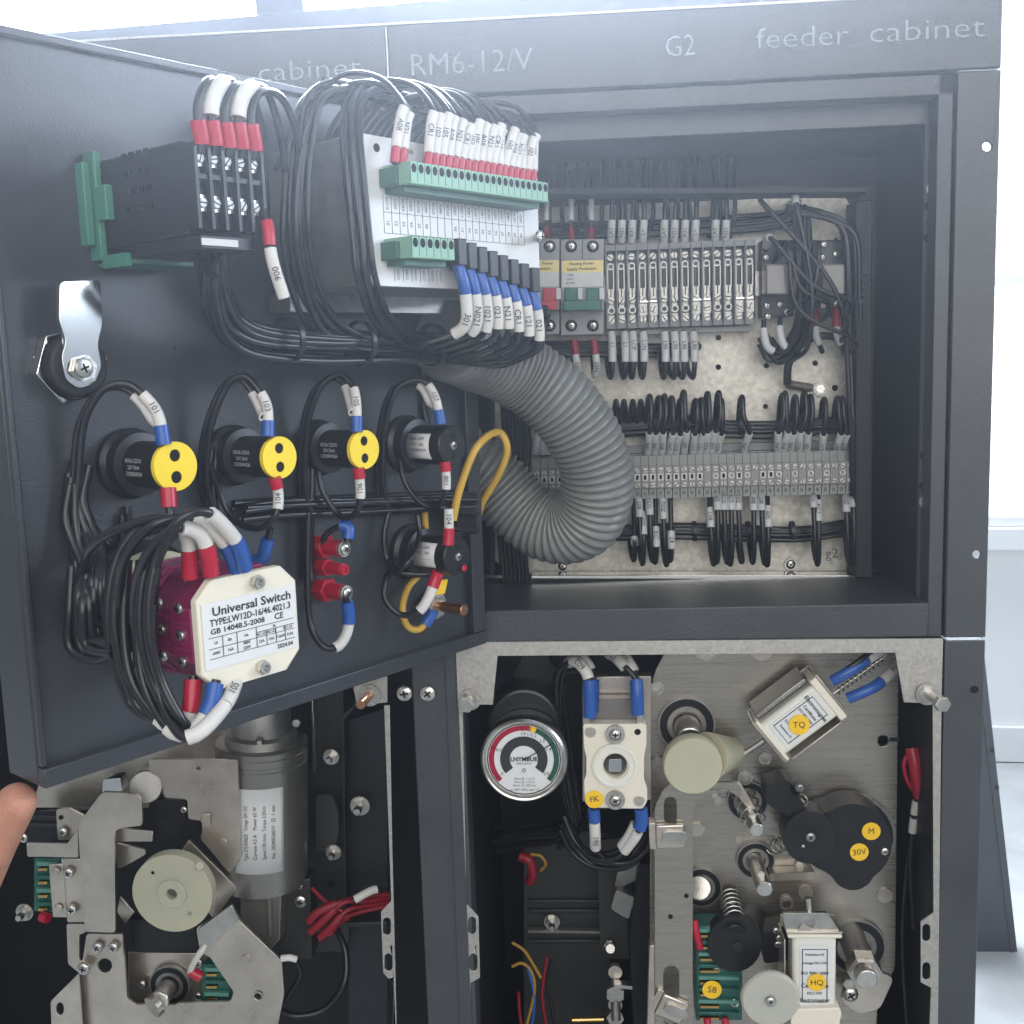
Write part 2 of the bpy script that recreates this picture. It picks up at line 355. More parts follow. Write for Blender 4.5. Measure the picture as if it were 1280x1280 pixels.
# ================================================================== cabinet
cab = thing('switchgear_cabinet', 'large dark grey powder coated switchgear cabinet with its instrument door swung open', 'cabinet', F.pt(.07, ZF, -.1))
uS, uR, zT, zB, zM = -.1245, .2665, .217, .171, -.1998
us = .2395; DP = -.36
hp = MB().box(F, uS, uR, zB, zT, DP, 0).build('header_panel', 'coat', cab, .0012)
ftext(F, 'RM6-12/V', 513, 83, 664, 75, 29, .0006, hp, 'silk', bold=-.012); ftext(F, 'G2', 832, 60, 868, 57, 27, .0006, hp, 'silk', bold=-.012)
ftext(F, 'feeder', 945, 50, 1060, 44, 27, .0006, hp, 'silk', bold=-.012); ftext(F, 'cabinet', 1086, 42, 1230, 34, 27, .0006, hp, 'silk', bold=-.012)
hp2 = MB().box(F, -.62, uS-.0012, zB, zT, DP, 0).build('header_panel', 'coat', cab, .0012)
ftext(F, 'cabinet', 322, 92, 450, 84, 25, .0006, hp2, 'silk', bold=-.012)
MB().box(F, -.62, uR, zT+.0005, zT+.0018, DP, -.002).build('top_sheet', 'galv', cab)
MB().box(F, uS-.0010, uS-.0002, zB, zT-.001, -.01, -.0008).build('seam_highlight', 'galv', cab)  # thin bright strip that stands in for the highlight along the seam
# right post, upper: a folded sheet with two holes right through
h1, h2 = [F.px(a, b) for a, b in circ(1234, 183, 6, 14)], [F.px(a, b) for a, b in circ(1221, 693, 5, 14)]
MB().prism(F, [(us, zM+.001), (uR, zM+.001), (uR, zB-.001), (us, zB-.001)], -.0025, 0, [h1, h2]).build('post', 'coat', cab, .0008)
MB().box(F, us, us+.003, zM+.001, zB-.001, -.30, -.003).build('post_return', 'coat', cab)
pl = MB().box(F, us, uR, ZF, zM-.001, -.03, 0).build('post', 'coat', cab, .001)
screw(F, 1218, 862, 5, .0003, cab, 'blackdisc', 'screw_hole')
MB().box(F, us+.01, uR, ZF, zM-.0015, DP, -.031).build('side_panel', 'coat', cab)
# stile and flange of the instrument opening
ui = F.px(1150, 500, -.022)[0]
MB().box(F, .2285, us-.0012, zM+.001, zB-.001, -.021, -.003).build('stile', 'coat', cab, .0008)
fl = MB().box(F, ui, .2295, zM+.02, .146, -.024, -.0215).build('flange', 'coat', cab)
for x, y, r in ((1167, 236, 9), (1158, 627, 9)): screw(F, x, y, r, -.0213, fl, 'disc', 'plug')
for x, y, r in ((1160, 258, 5), (1164, 277, 6), (1159, 297, 5), (1155, 570, 5), (1159, 588, 6), (1154, 607, 5)): screw(F, x, y, r, -.0213, fl, 'blackdisc', 'hole')
uL = -.0905
MB().box(F, uL-.001, us-.0012, .157, zB-.001, -.02, -.003).build('top_rail', 'coat', cab, .0008)
MB().box(F, uL, .2295, .143, .1575, -.024, -.0205).build('top_flange', 'coat', cab)
MB().box(F, uL, ui+.001, .1435, .145, -.145, -.0245).build('compartment_ceiling', 'inner', cab)
MB().box(F, ui, ui+.0015, zM+.02, .143, -.145, -.0245).build('compartment_side', 'inner', cab)
for x, y in ((1118, 500), (1122, 640), (1128, 330)): pass
MB().box(F, uL-.0015, uL, zM+.02, .143, -.145, -.005).build('compartment_side', 'inner', cab)
MB().box(F, uL, us, zM, .146, -.148, -.146).build('compartment_back', 'inner', cab)
bm_ = MB().box(F, uL-.001, .2285, zM+.0015, -.1745, -.15, -.0005).build('cross_beam', 'coat', cab, .0012)
MB().box(F, -.128, uL-.0015, ZF, zB-.001, -.03, -.0005).build('centre_post', 'coat', cab, .001)
MB().box(F, uL-.0135, uL-.0045, ZF, zM-.001, 0, .0012).build('post_rib', 'coat', cab, .0006)
for x in (506, 535): screw(F, x, 866, 10, .0002, cab, 'cross')
# lower compartments
zI = zM-.0005
MB().box(F, uL-.003, uL-.0015, ZF, zI, -.26, -.031).build('divider_sheet', 'shaded_inner', cab)
MB().box(F, us-.002, us-.0005, ZF, zI, -.26, -.002).build('side_sheet', 'shaded_inner', cab)
MB().box(F, uL-.0014, us-.0021, zI-.002, zI, -.2599, -.1).build('compartment_roof', 'shaded_inner', cab)
MB().box(F, uL-.003, us+.003, ZF, zI, -.262, -.26).build('compartment_back', 'shaded_inner', cab)
MB().box(F, -.62, uL-.0045, ZF, .1, -.262, -.26).build('compartment_back', 'shaded_inner', cab)
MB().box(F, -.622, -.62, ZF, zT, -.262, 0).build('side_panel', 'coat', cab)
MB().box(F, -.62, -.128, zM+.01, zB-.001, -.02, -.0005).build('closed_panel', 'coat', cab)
MB().box(F, uL-.02, us, ZF, -.62, -.25, -.02).build('lower_cover', 'shaded_inner', cab)
g = MB().ppx(F, [(568, 803), (1179, 798), (1177, 880), (1130, 878), (1119, 816), (622, 820), (616, 881), (569, 881)], .0012, .0016).build('galvanised_frame', 'galv', cab, .0003)
def sl(x, y): return slot(x, y, 5, 11)
MB().ppx(F, [(568, 884), (578, 884), (583, 1130), (598, 1146), (600, 1222), (588, 1229), (590, 1330), (580, 1330)], .001, .0014, [sl(590, 1157), sl(591.5, 1203)]).build('hinge_strip', 'galv', cab, .0002)
MB().ppx(F, [(1166, 880), (1177, 880), (1172, 1330), (1160, 1330), (1164, 1235), (1151, 1228), (1151, 1152), (1167, 1141)], .001, .0014, [sl(1158, 1166), sl(1158, 1214)]).build('hinge_strip', 'galv', cab, .0002)
MB().ppx(F, [(440, 851), (484, 846), (484, 878), (446, 882)], .001, .0014).build('galvanised_frame', 'galv', cab, .0002)
MB().ppx(F, [(480, 882), (487, 882), (490, 1050), (497, 1330), (490, 1330), (492, 1231), (479, 1216), (476, 1140), (489, 1126)], .001, .0014, [sl(483.5, 1158), sl(485.5, 1203)]).build('hinge_strip', 'galv', cab, .0002)
for i, (x, y, k, lab) in enumerate(((588, 873, 'bolt', 'steel stud with nut at the upper left corner of the right lower opening'), (1158, 866, 'bolt', 'steel stud with nut at the upper right corner of the right lower opening'), (463, 868, 'bolt_copper', 'copper coloured stud in the galvanised corner left of the centre post'))):
    b = thing('corner_stud', lab, 'stud', F.P(x, y, .002)); p = F.P(x, y, .001)
    put('ringm', 'washer', p, F.N, .0078, b); put('hex', 'nut', p+F.N*.002, F.N, .0062, b, dn=.8)
    dirn = (F.N + F.U*(.12 if i == 1 else -.1)).normalized()
    MB().cyl(p, p+dirn*(.024 if i != 0 else .016), .0032, seg=16).build('threaded_shank', ['steel', 'steel', 'copper'][i], b)
    if i < 2: put('hex', 'cap_nut', p+dirn*(.022 if i == 1 else .012), dirn, .0055, b, dn=1.5)
# the open door
ML = -.3186; vb, vt = -.1956, .1525
dr = MB().box(D, ML, 0, vb, vt, -.030, 0).build('door', 'door_coat', cab, .0012)
for nm, b in (('door_rim', (ML, -.0005, vb, vb+.0095, 0, .006)), ('door_rim', (-.0125, -.0002, vb+.0097, vt-.0005, 0, .006)), ('door_rim', (ML+.0005, ML+.0035, vb+.0097, vt-.0005, 0, .004)), ('door_rim', (ML+.0036, -.0127, vt-.004, vt, 0, .004))):
    MB().box(D, *b).build(nm, 'door_coat', dr, .0008)

# ================================================================== latch on the door
la = thing('door_latch', 'chromed cam latch with a big hexagonal ring nut near the free edge of the door', 'latch', D.P(80, 460))
hx = [(40, 455), (62, 421), (100, 423), (120, 458), (104, 491), (66, 494)]
c = D.P(82, 458, .002); u, v = D.px(82, 458, 0); rr = .0185
pts = [(u+rr*math.cos(R(a)), v+rr*math.sin(R(a))) for a in range(10, 370, 60)]
MB().prism(D, pts, 0, .007, [[(u+.0155*math.cos(R(a)), v+.0155*math.sin(R(a))) for a in range(0, 360, 18)]]).build('ring_nut', 'chrome', la, .0008)
MB().cyl(D.pt(u, v, 0), D.pt(u, v, .0135), .0145, seg=32).build('barrel', 'black_matt', la, .0006)
MB().ppx(D, rnd([(75, 352), (126, 350), (128, 405), (122, 430), (127, 458), (118, 480), (98, 486), (82, 474), (77, 445), (83, 428), (74, 400)], 7, 4), .017, .003).build('cam_lever', 'chrome', la, .0006)
put('hex', 'cam_bolt', D.P(104, 460, .0172), D.N, .0062, la, 12, .7); put('cross', 'bolt_head', D.P(104.5, 460, .0205), D.N, .0045, la, 20, .5)

# ================================================================== indicator lamps on the door
def crimp(a, b, r, m_, parent, nm='crimp_terminal'):
    a, b = Vector(a), Vector(b); d = b-a
    o = MB().tube([a, a+d*.55, a+d*.6, b], r, 12, False, rfun=lambda t: 1.0 if t < .5 else .8).build(nm, m_, parent)
    return o
for i, (x, y, rd, n) in enumerate(((220, 583, 31, .042), (350, 572, 26.5, .042), (456, 562, 24.5, .042))):
    w3 = ORD[i]
    c = D.P(x, y, n); b0 = c-D.N*n; r = D.r(x, y, rd, n)
    L = thing('indicator_lamp', f'black indicator lamp with yellow two-hole cap, {w3} from the latch side of the door', 'indicator lamp', b0, 'indicator lamps along the middle of the door')
    MB().lathe(b0, D.N, [(r*1.5, 0), (r*1.5, .004), (r*1.32, .006), (r*1.32, .013), (r*.98, .014), (r*.98, .03), (r*.9, n-.003)], 36).build('lamp_body', 'black', L)
    hu, hv = D.px(x, y, n)
    hs = [[(hu+r*.25*math.cos(a*math.pi/8), hv+s*r*.44+r*.25*math.sin(a*math.pi/8)) for a in range(16)] for s in (1, -1)]
    MB().prism(D, [(hu+r*math.cos(a*math.pi/18), hv+r*math.sin(a*math.pi/18)) for a in range(36)], n-.0028, n, hs).build('yellow_cap', 'yellow', L, .0003)
    for sg in (1, -1): put('blackdisc', 'cap_hole', D.pt(hu, hv+sg*r*.44, n-.0007), D.N, r*.245, L)
    a = D.N*(n*.5)
    tp = b0+D.N*(n*.55)+(EYE-b0).normalized()*r*.99
    for k, (s, w) in enumerate((('AD56-22D/S', .014), ('220V 20mA', .010), ('CORDERNMGIA', .014))):
        q = (EYE-b0).normalized(); q = (q-D.N*q.dot(D.N)); q.z = 0; q.normalize()
        text(s, b0+D.N*.024+q*(r*.985)-D.V*(k*.0032-.003), D.N, q, .0028, L, 'label_grey', width=w)
# wires of the lamps:  (top sleeve pair, top crimp) and (bottom crimp, sleeve)
def lampw(k, top, bot, tl, bl, two=True, n0=.03, r=.0018):
    t = wire(Ps(D, top), r, tl, 'black wires looping to the lamps on the door', sleeves=[(.80, .93, 'sleeve_white', 1.55, 'sleeve', str(101+k*2)), (.93, 1, 'blue', 1.9, 'crimp_terminal')])
    if two:
        top2 = [(x-7, y+4, n-.006) for x, y, n in top[:-1]]+[(top[-1][0]-5, top[-1][1]-24, top[-1][2]-.002)]
        wire(Ps(D, top2), r, tl.replace('front', 'rear'), 'black wires looping to the lamps on the door', sleeves=[(.83, 1, 'sleeve_white', 1.5, 'sleeve')])
    wire(Ps(D, bot), r, bl, 'black wires looping to the lamps on the door', sleeves=[(.80, .93, 'sleeve_white', 1.55, 'sleeve', str(102+k*2)), (.93, 1, 'red', 1.9, 'crimp_terminal')] if k else [(.86, 1, 'red', 2.1, 'crimp_terminal')])
lampw(0, [(100, 700, .008), (93, 650, .008), (98, 600, .01), (105, 530, .014), (128, 488, .022), (158, 480, .03), (182, 497, .036), (198, 520, .04), (205, 556, .042)],
      [(118, 660, .008), (140, 682, .01), (180, 668, .03), (212, 655, .042), (212, 640, .042), (210, 610, .04)], 'front black wire arching into the blue crimp above the first yellow cap', 'black wire ending in the red crimp under the first yellow cap')
lampw(1, [(268, 640, .008), (258, 600, .008), (262, 540, .014), (282, 485, .022), (304, 470, .03), (322, 486, .036), (334, 510, .04), (335, 546, .042)],
      [(262, 580, .008), (280, 630, .01), (300, 655, .02), (326, 660, .035), (344, 645, .042), (348, 620, .042), (343, 597, .042)], 'front black wire arching into the blue crimp above the second yellow cap', 'black wire curving into the red crimp under the second yellow cap')
lampw(2, [(388, 640, .008), (381, 600, .008), (385, 530, .014), (400, 485, .022), (422, 468, .03), (438, 478, .036), (445, 500, .04), (446, 540, .042)],
      [(398, 568, .008), (402, 610, .01), (425, 645, .02), (443, 643, .035), (450, 625, .042), (450, 605, .042), (448, 585, .042)], 'front black wire arching into the blue crimp above the third yellow cap', 'black wire curving into the red crimp under the third yellow cap')
lampw(3, [(485, 640, .008), (478, 590, .008), (482, 530, .014), (495, 488, .022), (518, 475, .03), (534, 480, .036), (545, 500, .04), (551, 530, .042)],
      [(498, 560, .008), (505, 600, .01), (525, 628, .02), (545, 634, .03), (556, 618, .04), (558, 600, .042), (556, 577, .042)], 'front black wire arching into the blue crimp above the buzzer nearest the hinge', 'black wire curving into the red crimp under the buzzer nearest the hinge')

# two black buzzers with silver labels
def buzzer(x, y, n, rd, lab, lx, ly):
    c = D.P(x, y, n); b0 = c-D.N*n; r = D.r(x, y, rd, n)
    L = thing('buzzer', lab, 'buzzer', b0, 'black buzzers near the door hinge')
    MB().lathe(b0, D.N, [(r*1.5, 0), (r*1.5, .004), (r*1.3, .006), (r*1.3, .013), (r*.96, .014), (r*1.0, .015), (r, .031), (r, n-.001), (r*.94, n)], 36).build('buzzer_body', 'black', L)
    q = (EYE-b0); q = q-D.N*q.dot(D.N); ang = []; vs = []; fs = []
    qa = q.normalized(); qb = D.N.cross(qa)
    k = 10
    for j in range(k+1):
        t = R(-38+76*j/k+6)
        for h in (.0145, .0335):
            vs.append(b0+D.N*h+(qa*math.cos(t)+qb*math.sin(t))*(r*1.003+.0002+(.0 if h > .013 else .0)))
    fs = [(2*j, 2*j+1, 2*j+3, 2*j+2) for j in range(k)]
    m_ = MB(); m_.add(vs, fs); pl_ = m_.build('name_label', 'label_grey', L); so = pl_.modifiers.new('t', 'SOLIDIFY'); so.thickness = .0003
    for s, dz, w in (('AD56-22FM', .0035, .012), ('220V DC  50Hz', 0, .012), ('CORDERNMGIA', -.0035, .015)):
        text(s, b0+D.N*.024+qa*(r*1.003+.0014-abs(dz)*.2)+D.V*dz, D.N, qa, .0026, pl_, 'ink', width=w)
    screw(D, x, y, rd*.22, n, L, 'cross_dark'); screw(D, x+1, y-rd*.5, rd*.16, n, L, 'blackdisc', 'hole'); screw(D, x+1, y+rd*.55, rd*.16, n, L, 'blackdisc', 'hole')
    return L
buzzer(566, 557, .042, 25, 'black buzzer with a silver label, upper of the two near the hinge', 0, 0)
bz = buzzer(572, 696, .042, 24, 'black buzzer with a silver label, lower one beside the yellow wire', 0, 0)
kn = put('rivet', 'red_knob', D.P(580, 710, .043), D.N, .0022, bz); kn.data = T['rivet'].copy(); kn.data.materials[0] = M['red']

# red test sockets
for i, (x, y) in enumerate(((428, 686), (430, 712), (431, 741))):
    n = .022; c = D.P(x, y, n); b0 = c-D.N*n
    L = thing('test_socket', ['red test socket with a screw, topmost of the three', 'slim red test socket without a screw, middle of the three', 'red test socket with a screw, lowest of the three above the white sleeve'][i], 'socket', b0, 'red sockets under the third lamp')
    k = .0048 if i != 1 else .0036
    mb = MB(); mb.prism(D, [(D.px(x, y, n)[0]+k*1.5*math.cos(R(a)), D.px(x, y, n)[1]+k*1.5*math.sin(R(a))) for a in range(0, 360, 60)], 0, .009); mb.cyl(b0, c, k)
    mb.build('socket_body', 'red', L, .0003)
    if i != 1: put('ringm', 'washer', c, D.N, .0046, L); put('cross', 'screw', c+D.N*.0012, D.N, .0036, L, 30, 1.2)
    else: sm = put('ringm', 'socket_mouth', c, D.N, .003, L); sm.data = T['ringm'].copy(); sm.data.materials[0] = M['red']
wire(Ps(D, [(400, 690, .006), (408, 668, .012), (425, 658, .02), (436, 660, .024), (434, 678, .025)]), .0019, 'short wire with blue crimp on the top red socket', sleeves=[(.62, .95, 'blue', 1.9, 'crimp_terminal')])
wire(Ps(D, [(386, 640, .01), (384, 720, .01), (388, 780, .012), (404, 808, .02), (422, 808, .024), (434, 790, .025), (436, 768, .025), (432, 745, .025)]), .002, 'black wire with white sleeve and blue crimp on the lowest red socket', sleeves=[(.72, .86, 'sleeve_white', 1.6, 'sleeve'), (.86, .97, 'blue', 1.9, 'crimp_terminal')])
wire(Ps(D, [(262, 640, .006), (300, 690, .01), (325, 700, .02), (332, 685, .026), (338, 660, .03)]), .0019, 'short wire with blue crimp hanging under the second lamp', sleeves=[(.60, .9, 'blue', 1.9, 'crimp_terminal')])
# bottom-right wires
wire(Ps(D, [(497, 700, .01), (482, 725, .012), (482, 750, .016), (500, 768, .024), (522, 765, .034), (535, 748, .038), (545, 722, .04), (550, 712, .042)]), .002, 'black wire with white sleeve and red crimp under the lower buzzer', sleeves=[(.66, .86, 'sleeve_white', 1.6, 'sleeve'), (.86, .98, 'red', 1.9, 'crimp_terminal')])
wire(Ps(D, [(552, 640, .036), (560, 600, .038), (561, 636, .04), (561, 668, .04), (560, 684, .04)][2:]), .0019, 'white sleeved wire with red crimp above the lower buzzer', sleeves=[(.0, .5, 'sleeve_white', 1.6, 'sleeve', '104'), (.5, .95, 'red', 1.9, 'crimp_terminal')])
wire(Ps(D, [(486, 640, .008), (480, 670, .008), (484, 700, .01), (500, 715, .02), (530, 718, .03), (545, 715, .034)]), .0019, 'black wire dropping behind the lower buzzer')
wire(Ps(D, [(522, 645, .016), (524, 670, .02), (512, 700, .03), (492, 716, .02), (484, 700, .01)]), .0017, 'thin black wire looping round the lower buzzer label')
wire(Ps(D, [(531, 640, .002), (532, 680, .002), (525, 715, .004), (510, 735, .006), (503, 762, .01), (510, 783, .016), (525, 786, .022), (538, 770, .026), (541, 762, .027)]), .0022, 'yellow wire dropping along the door behind the lower buzzer', mat_='yellow_wire', sleeves=[(.90, 1, 'blue', 1.7, 'crimp_terminal')])
wire([D.P(566, 650, .02), D.P(575, 610, .024), D.P(595, 560, .03), F.P(622, 540, .012), F.P(634, 560, .008), F.P(625, 590, .002), F.P(603, 628, -.008), F.P(598, 645, -.012)], .0026, 'yellow earth wire looping from the door across to the cabinet', mat_='yellow_wire')
cl = thing('cable_clip', 'black cable clip on the hinge edge of the door', 'clip', D.P(582, 660, .004))
MB().ppx(D, [(570, 632), (596, 636), (597, 668), (572, 665)], .017, .010).build('clip_base', 'black', cl, .0008)
MB().ppx(D, [(568, 636), (600, 640), (600, 645), (568, 641)], .021, .003).ppx(D, [(568, 657), (600, 661), (600, 666), (568, 662)], .021, .003).build('clip_strap', 'black', cl, .0004)
gb = thing('earth_bolt', 'brass coloured earth bolt with orange tag near the lower hinge corner of the door', 'bolt', D.P(545, 757, .006))
b = D.P(541, 756, .006); put('ringm', 'washer', b, D.N, .009, gb); put('hex', 'nut', b+D.N*.002, D.N, .008, gb, dn=.9); MB().cyl(b, b+D.N*.028, .0036, seg=16).build('threaded_shank', 'copper', gb)
MB().ppx(D, [(546, 726), (560, 724), (556, 742), (544, 744)], .03, .002).build('orange_tag', 'sticker', gb)

# ------------------------------------------------------------------ wire looms on the door
def loom(pts, k, r, spread, label, mat_='rubber_black', parent_name='wire_loom', sleeves=None):
    t = thing(parent_name, label, 'wire loom', pts[len(pts)//2]); rnd_ = random.Random(len(label))
    for i in range(k):
        a = 2*math.pi*i/k*1.618*3; q = Vector((math.cos(a), math.sin(a)*.6, math.sin(a)))*spread*(.35+.65*((i*37) % 11)/11)
        MB().tube([Vector(p)+q+Vector((rnd_.uniform(-1, 1), rnd_.uniform(-1, 1), rnd_.uniform(-1, 1)))*r*.35 for p in pts], r, 7).build('wire', mat_, t)
    return t
def ties(t, fr, lst):
    for (x, y, n, ax, rr) in lst:
        p = fr.P(x, y, n); MB().ring(p-Vector(ax)*.0015, ax, rr*.9, rr, .003, 20).build('cable_tie', 'black', t)
lm = loom(Ps(D, [(268, 318, .07), (270, 360, .06), (285, 398, .052), (320, 420, .05), (400, 428, .05), (480, 430, .05), (560, 430, .045), (620, 435, .04), (668, 420, .05), (676, 395, .06)]), 14, .0022, .010, 'thick loom of black wires running under the two modules on the door')
ties(lm, D, [(360, 424, .05, D.U, .0125), (450, 429, .05, D.U, .0125), (540, 431, .047, D.U, .0125), (610, 434, .04, D.U, .012)])
loom(Ps(D, [(300, 640, .005), (360, 634, .006), (450, 630, .006), (540, 626, .006), (590, 624, .008)]), 7, .0021, .007, 'loom of black wires running level behind the lamps')
loom(Ps(D, [(96, 590, .006), (92, 630, .006), (100, 665, .01), (115, 700, .02), (112, 740, .03), (118, 790, .03), (150, 800, .05)]), 9, .0024, .007, 'loom of black wires dropping along the free edge to the rotary switch')
loom(Ps(D, [(500, 122, .045), (462, 112, .055), (440, 130, .065), (437, 170, .075), (442, 230, .079), (450, 300, .08), (456, 350, .078), (475, 400, .062), (510, 426, .052), (550, 431, .05)]), 8, .0017, .006, 'vertical loom of black wires over the left edge of the white module')
loom(Ps(D, [(450, 118, .045), (410, 114, .055), (384, 135, .06), (374, 180, .06), (369, 230, .06), (368, 290, .06), (378, 350, .052), (400, 400, .05), (440, 426, .05), (490, 431, .05)]), 6, .0017, .008, 'loom of black wires hanging between the two modules')
loom(Ps(D, [(400, 112, .04), (450, 118, .045), (490, 125, .045), (540, 140, .045), (600, 165, .045), (660, 190, .045)]), 8, .0021, .006, 'loom of black wires lying along the top of the modules')
loom(Ps(D, [(160, 690, .004), (160, 670, .004), (158, 640, .004)]) , 3, .0019, .004, 'short black wires behind the first lamp')
loom(Ps(D, [(268, 560, .004), (262, 610, .004), (268, 650, .005)]), 4, .0019, .004, 'wires dropping behind the second lamp')
loom(Ps(D, [(388, 560, .004), (385, 630, .005), (386, 700, .005), (386, 725, .005)]), 4, .0021, .004, 'wires dropping behind the third lamp')
loom(Ps(D, [(530, 455, .004), (531, 500, .003), (534, 530, .003)]), 4, .0015, .003, 'thin wires rising behind the upper buzzer')
MB().ppx(D, [(220, 432), (560, 436), (560, 440), (220, 437)], .001, .001).build('seam_ridge', 'door_coat', dr)

# ================================================================== first module: black meter with green clip
m1 = thing('panel_meter', 'black panel meter with green mounting clip and two rows of screw terminals', 'meter', D.P(150, 250, 0))
n = .085
u0, v1 = D.px(243, 170, n); u1, v0 = D.px(334, 297, n)
MB().box(D, u0, u1, v0, v1, .006, n-.01).build('meter_case', 'black', m1, .001)
MB().box(D, u0+.002, u1-.002, v0+.002, v1-.002, n-.0099, n-.004).build('terminal_base', 'black', m1, .0006)
for k in range(6):
    uu = u0+(u1-u0)*k/5
    MB().box(D, uu-.0008, uu+.0008, v0+.002, v1-.002, n-.0098, n).build('terminal_barrier', 'black', m1)
vm = (v0+v1)/2+.004
MB().box(D, u0, u1, vm-.001, vm+.001, n-.0039, n-.001).build('terminal_ledge', 'black', m1)
for k in range(5):
    uu = u0+(u1-u0)*(k+.5)/5
    for vv in (vm+.008, vm-.011):
        MB().box(D, uu-.0022, uu+.0022, vv-.0035, vv+.0035, n-.0038, n-.003).build('terminal_clamp', 'steel', m1); put('slot', 'screw', D.pt(uu, vv, n-.003), D.N, .0021, m1, random.uniform(0, 180), 1.6)
MB().box(D, u0+.001, u1-.006, v0-.0065, v0-.0003, .03, n-.002).build('terminal_cover', 'black', m1, .0006)
MB().box(D, u0+.001, u0+.02, v0-.005, v0-.002, n-.0018, n-.0012).build('rating_label', 'label_grey', m1)
for k in range(12):
    pass
# vents on the side that faces the free edge
SF = Fr(D.pt(u0, 0, 0), -D.N, D.V, -D.U)
for r_ in range(4):
    for k in range(4):
        SFu = -.030-.006*k; MB().box(SF, SFu-.002, SFu+.002, v0+.014+r_*.008, v0+.0165+r_*.008, .0002, .0006).build('vent_slot', 'hole', m1)
for dv0, dv1, e in ((-.003, .003, 0),):
    MB().box(D, u0-.004, u0-.0006, v0-.006, v1+.004, .0, .010).build('clip_frame', 'green_clip', m1, .0006)
    MB().box(D, u0-.0085, u0-.0044, v0+.001, v1-.001, .0, .007).build('clip_frame', 'green_clip', m1, .0006)
    MB().box(D, u0-.005, u0-.0007, v0+.012, v0+.028, .0102, .019).build('clip_catch', 'green_clip', m1, .0006)
    MB().box(D, u0-.0004, u1+.002, v0-.0085, v0-.0068, .0, .028).build('clip_rail', 'green_clip', m1)
    MB().box(D, u0-.004, u0-.0008, v0-.010, v0-.004, .0102, .03).build('clip_tongue', 'green_clip', m1)
# wires into the meter
def dp(u, v, n): return D.pt(u, v, n)
for k in range(5):
    uu = u0+(u1-u0)*(k+.5)/5
    a = dp(uu, vm+.010, n-.001); lab = f'black wire arching over the meter, {ORD[k]} terminal from the left'
    dx = .010+k*.003
    pts = [dp(uu+.03+k*.006, vm+.005, n-.03), dp(uu+.028+k*.004, v1+.010, n-.022), dp(uu+.019+k*.002, v1+.026+.002*(k % 2), n-.012), dp(uu+.006, v1+.024, n-.002), dp(uu-.002, v1+.012, n+.001), dp(uu, v1-.001, n), a]
    sl_ = [(.86, .965, 'red', 1.9, 'crimp_terminal')]
    if k in (1, 3): sl_.insert(0, (.62, .84, 'sleeve_white', 1.9, 'sleeve'))
    wire([Vector(p) for p in pts], .0019, lab, 'wires arching over the meter terminals', sleeves=sl_)
wire(Ps(D, [(330, 262, .084), (336, 290, .088), (338, 312, .089), (343, 335, .09), (355, 372, .09)]), .0013, 'hanging wire with red crimp and white sleeve under the meter terminals', sleeves=[(.15, .42, 'red', 2.2, 'crimp_terminal'), (.45, 1, 'sleeve_white', 2.2, 'sleeve', '006')])

# ================================================================== second module: silver controller with green connectors
m2 = thing('control_module', 'silver faced control module with two pale green terminal connectors', 'control module', D.P(400, 300, 0))
n = .078
ua = (D.px(445, 165, n)[0]+D.px(462, 357, n)[0])/2; ub = (D.px(668, 225, n)[0]+D.px(680, 385, n)[0])/2
va = D.px(462, 357, n)[1]; vz = D.px(446, 165, n)[1]
MB().box(D, ua, ub, va, vz, .004, n-.003).build('module_case', 'pewter', m2, .0008)
MB().box(D, ua, ub, va, vz, n-.0028, n).build('face_plate', 'label', m2, .0004)
MB().box(D, ua-.003, ub+.012, va-.010, va-.0005, .002, .02).build('mounting_foot', 'steel', m2)
def dl(fx, fy): return dp(ua+(ub-ua)*fx, va+(vz-va)*fy, n+.0002)
fpl = m2.children[-2]
W2, H2 = ub-ua, vz-va
# printed table on the face
def line(f0x, f0y, f1x, f1y, w=.0002):
    a0, b0 = ua+W2*f0x, va+H2*f0y; a1, b1 = ua+W2*f1x, va+H2*f1y
    MB().box(D, min(a0, a1)-w/2, max(a0, a1)+w/2, min(b0, b1)-w/2, max(b0, b1)+w/2, n+.0001, n+.0002).build('printed_line', 'ink', fpl)
line(.10, .50, .90, .50); line(.10, .36, .90, .36)
for k in range(21): line(.10+.04*k, .36, .10+.04*k, .62 if k else .62)
for k in range(20):
    text(f'{k+1:02d}{"DI" if k % 2 else "CN"}', dp(ua+W2*(.12+.04*k), va+H2*.56, n+.0002), D.V, D.N, .0026, fpl)
    if k < 6 or k > 8: text(f'{k+21}', dp(ua+W2*(.12+.04*k), va+H2*.43, n+.0002), D.V, D.N, .0028, fpl)
for k in range(6): text('COM', dp(ua+W2*(.16+.045*k), va+H2*.085, n+.0002), D.V, D.N, .0024, fpl); line(.14+.045*k, .04, .14+.045*k, .13)
put('blackdisc', 'printed_emblem', dp(ua+W2*.08, va+H2*.92, n+.0001), D.N, .0022, fpl)
text('P 06', dp(ua+W2*.24, va+H2*.93, n+.0002), D.U, D.N, .004, fpl)
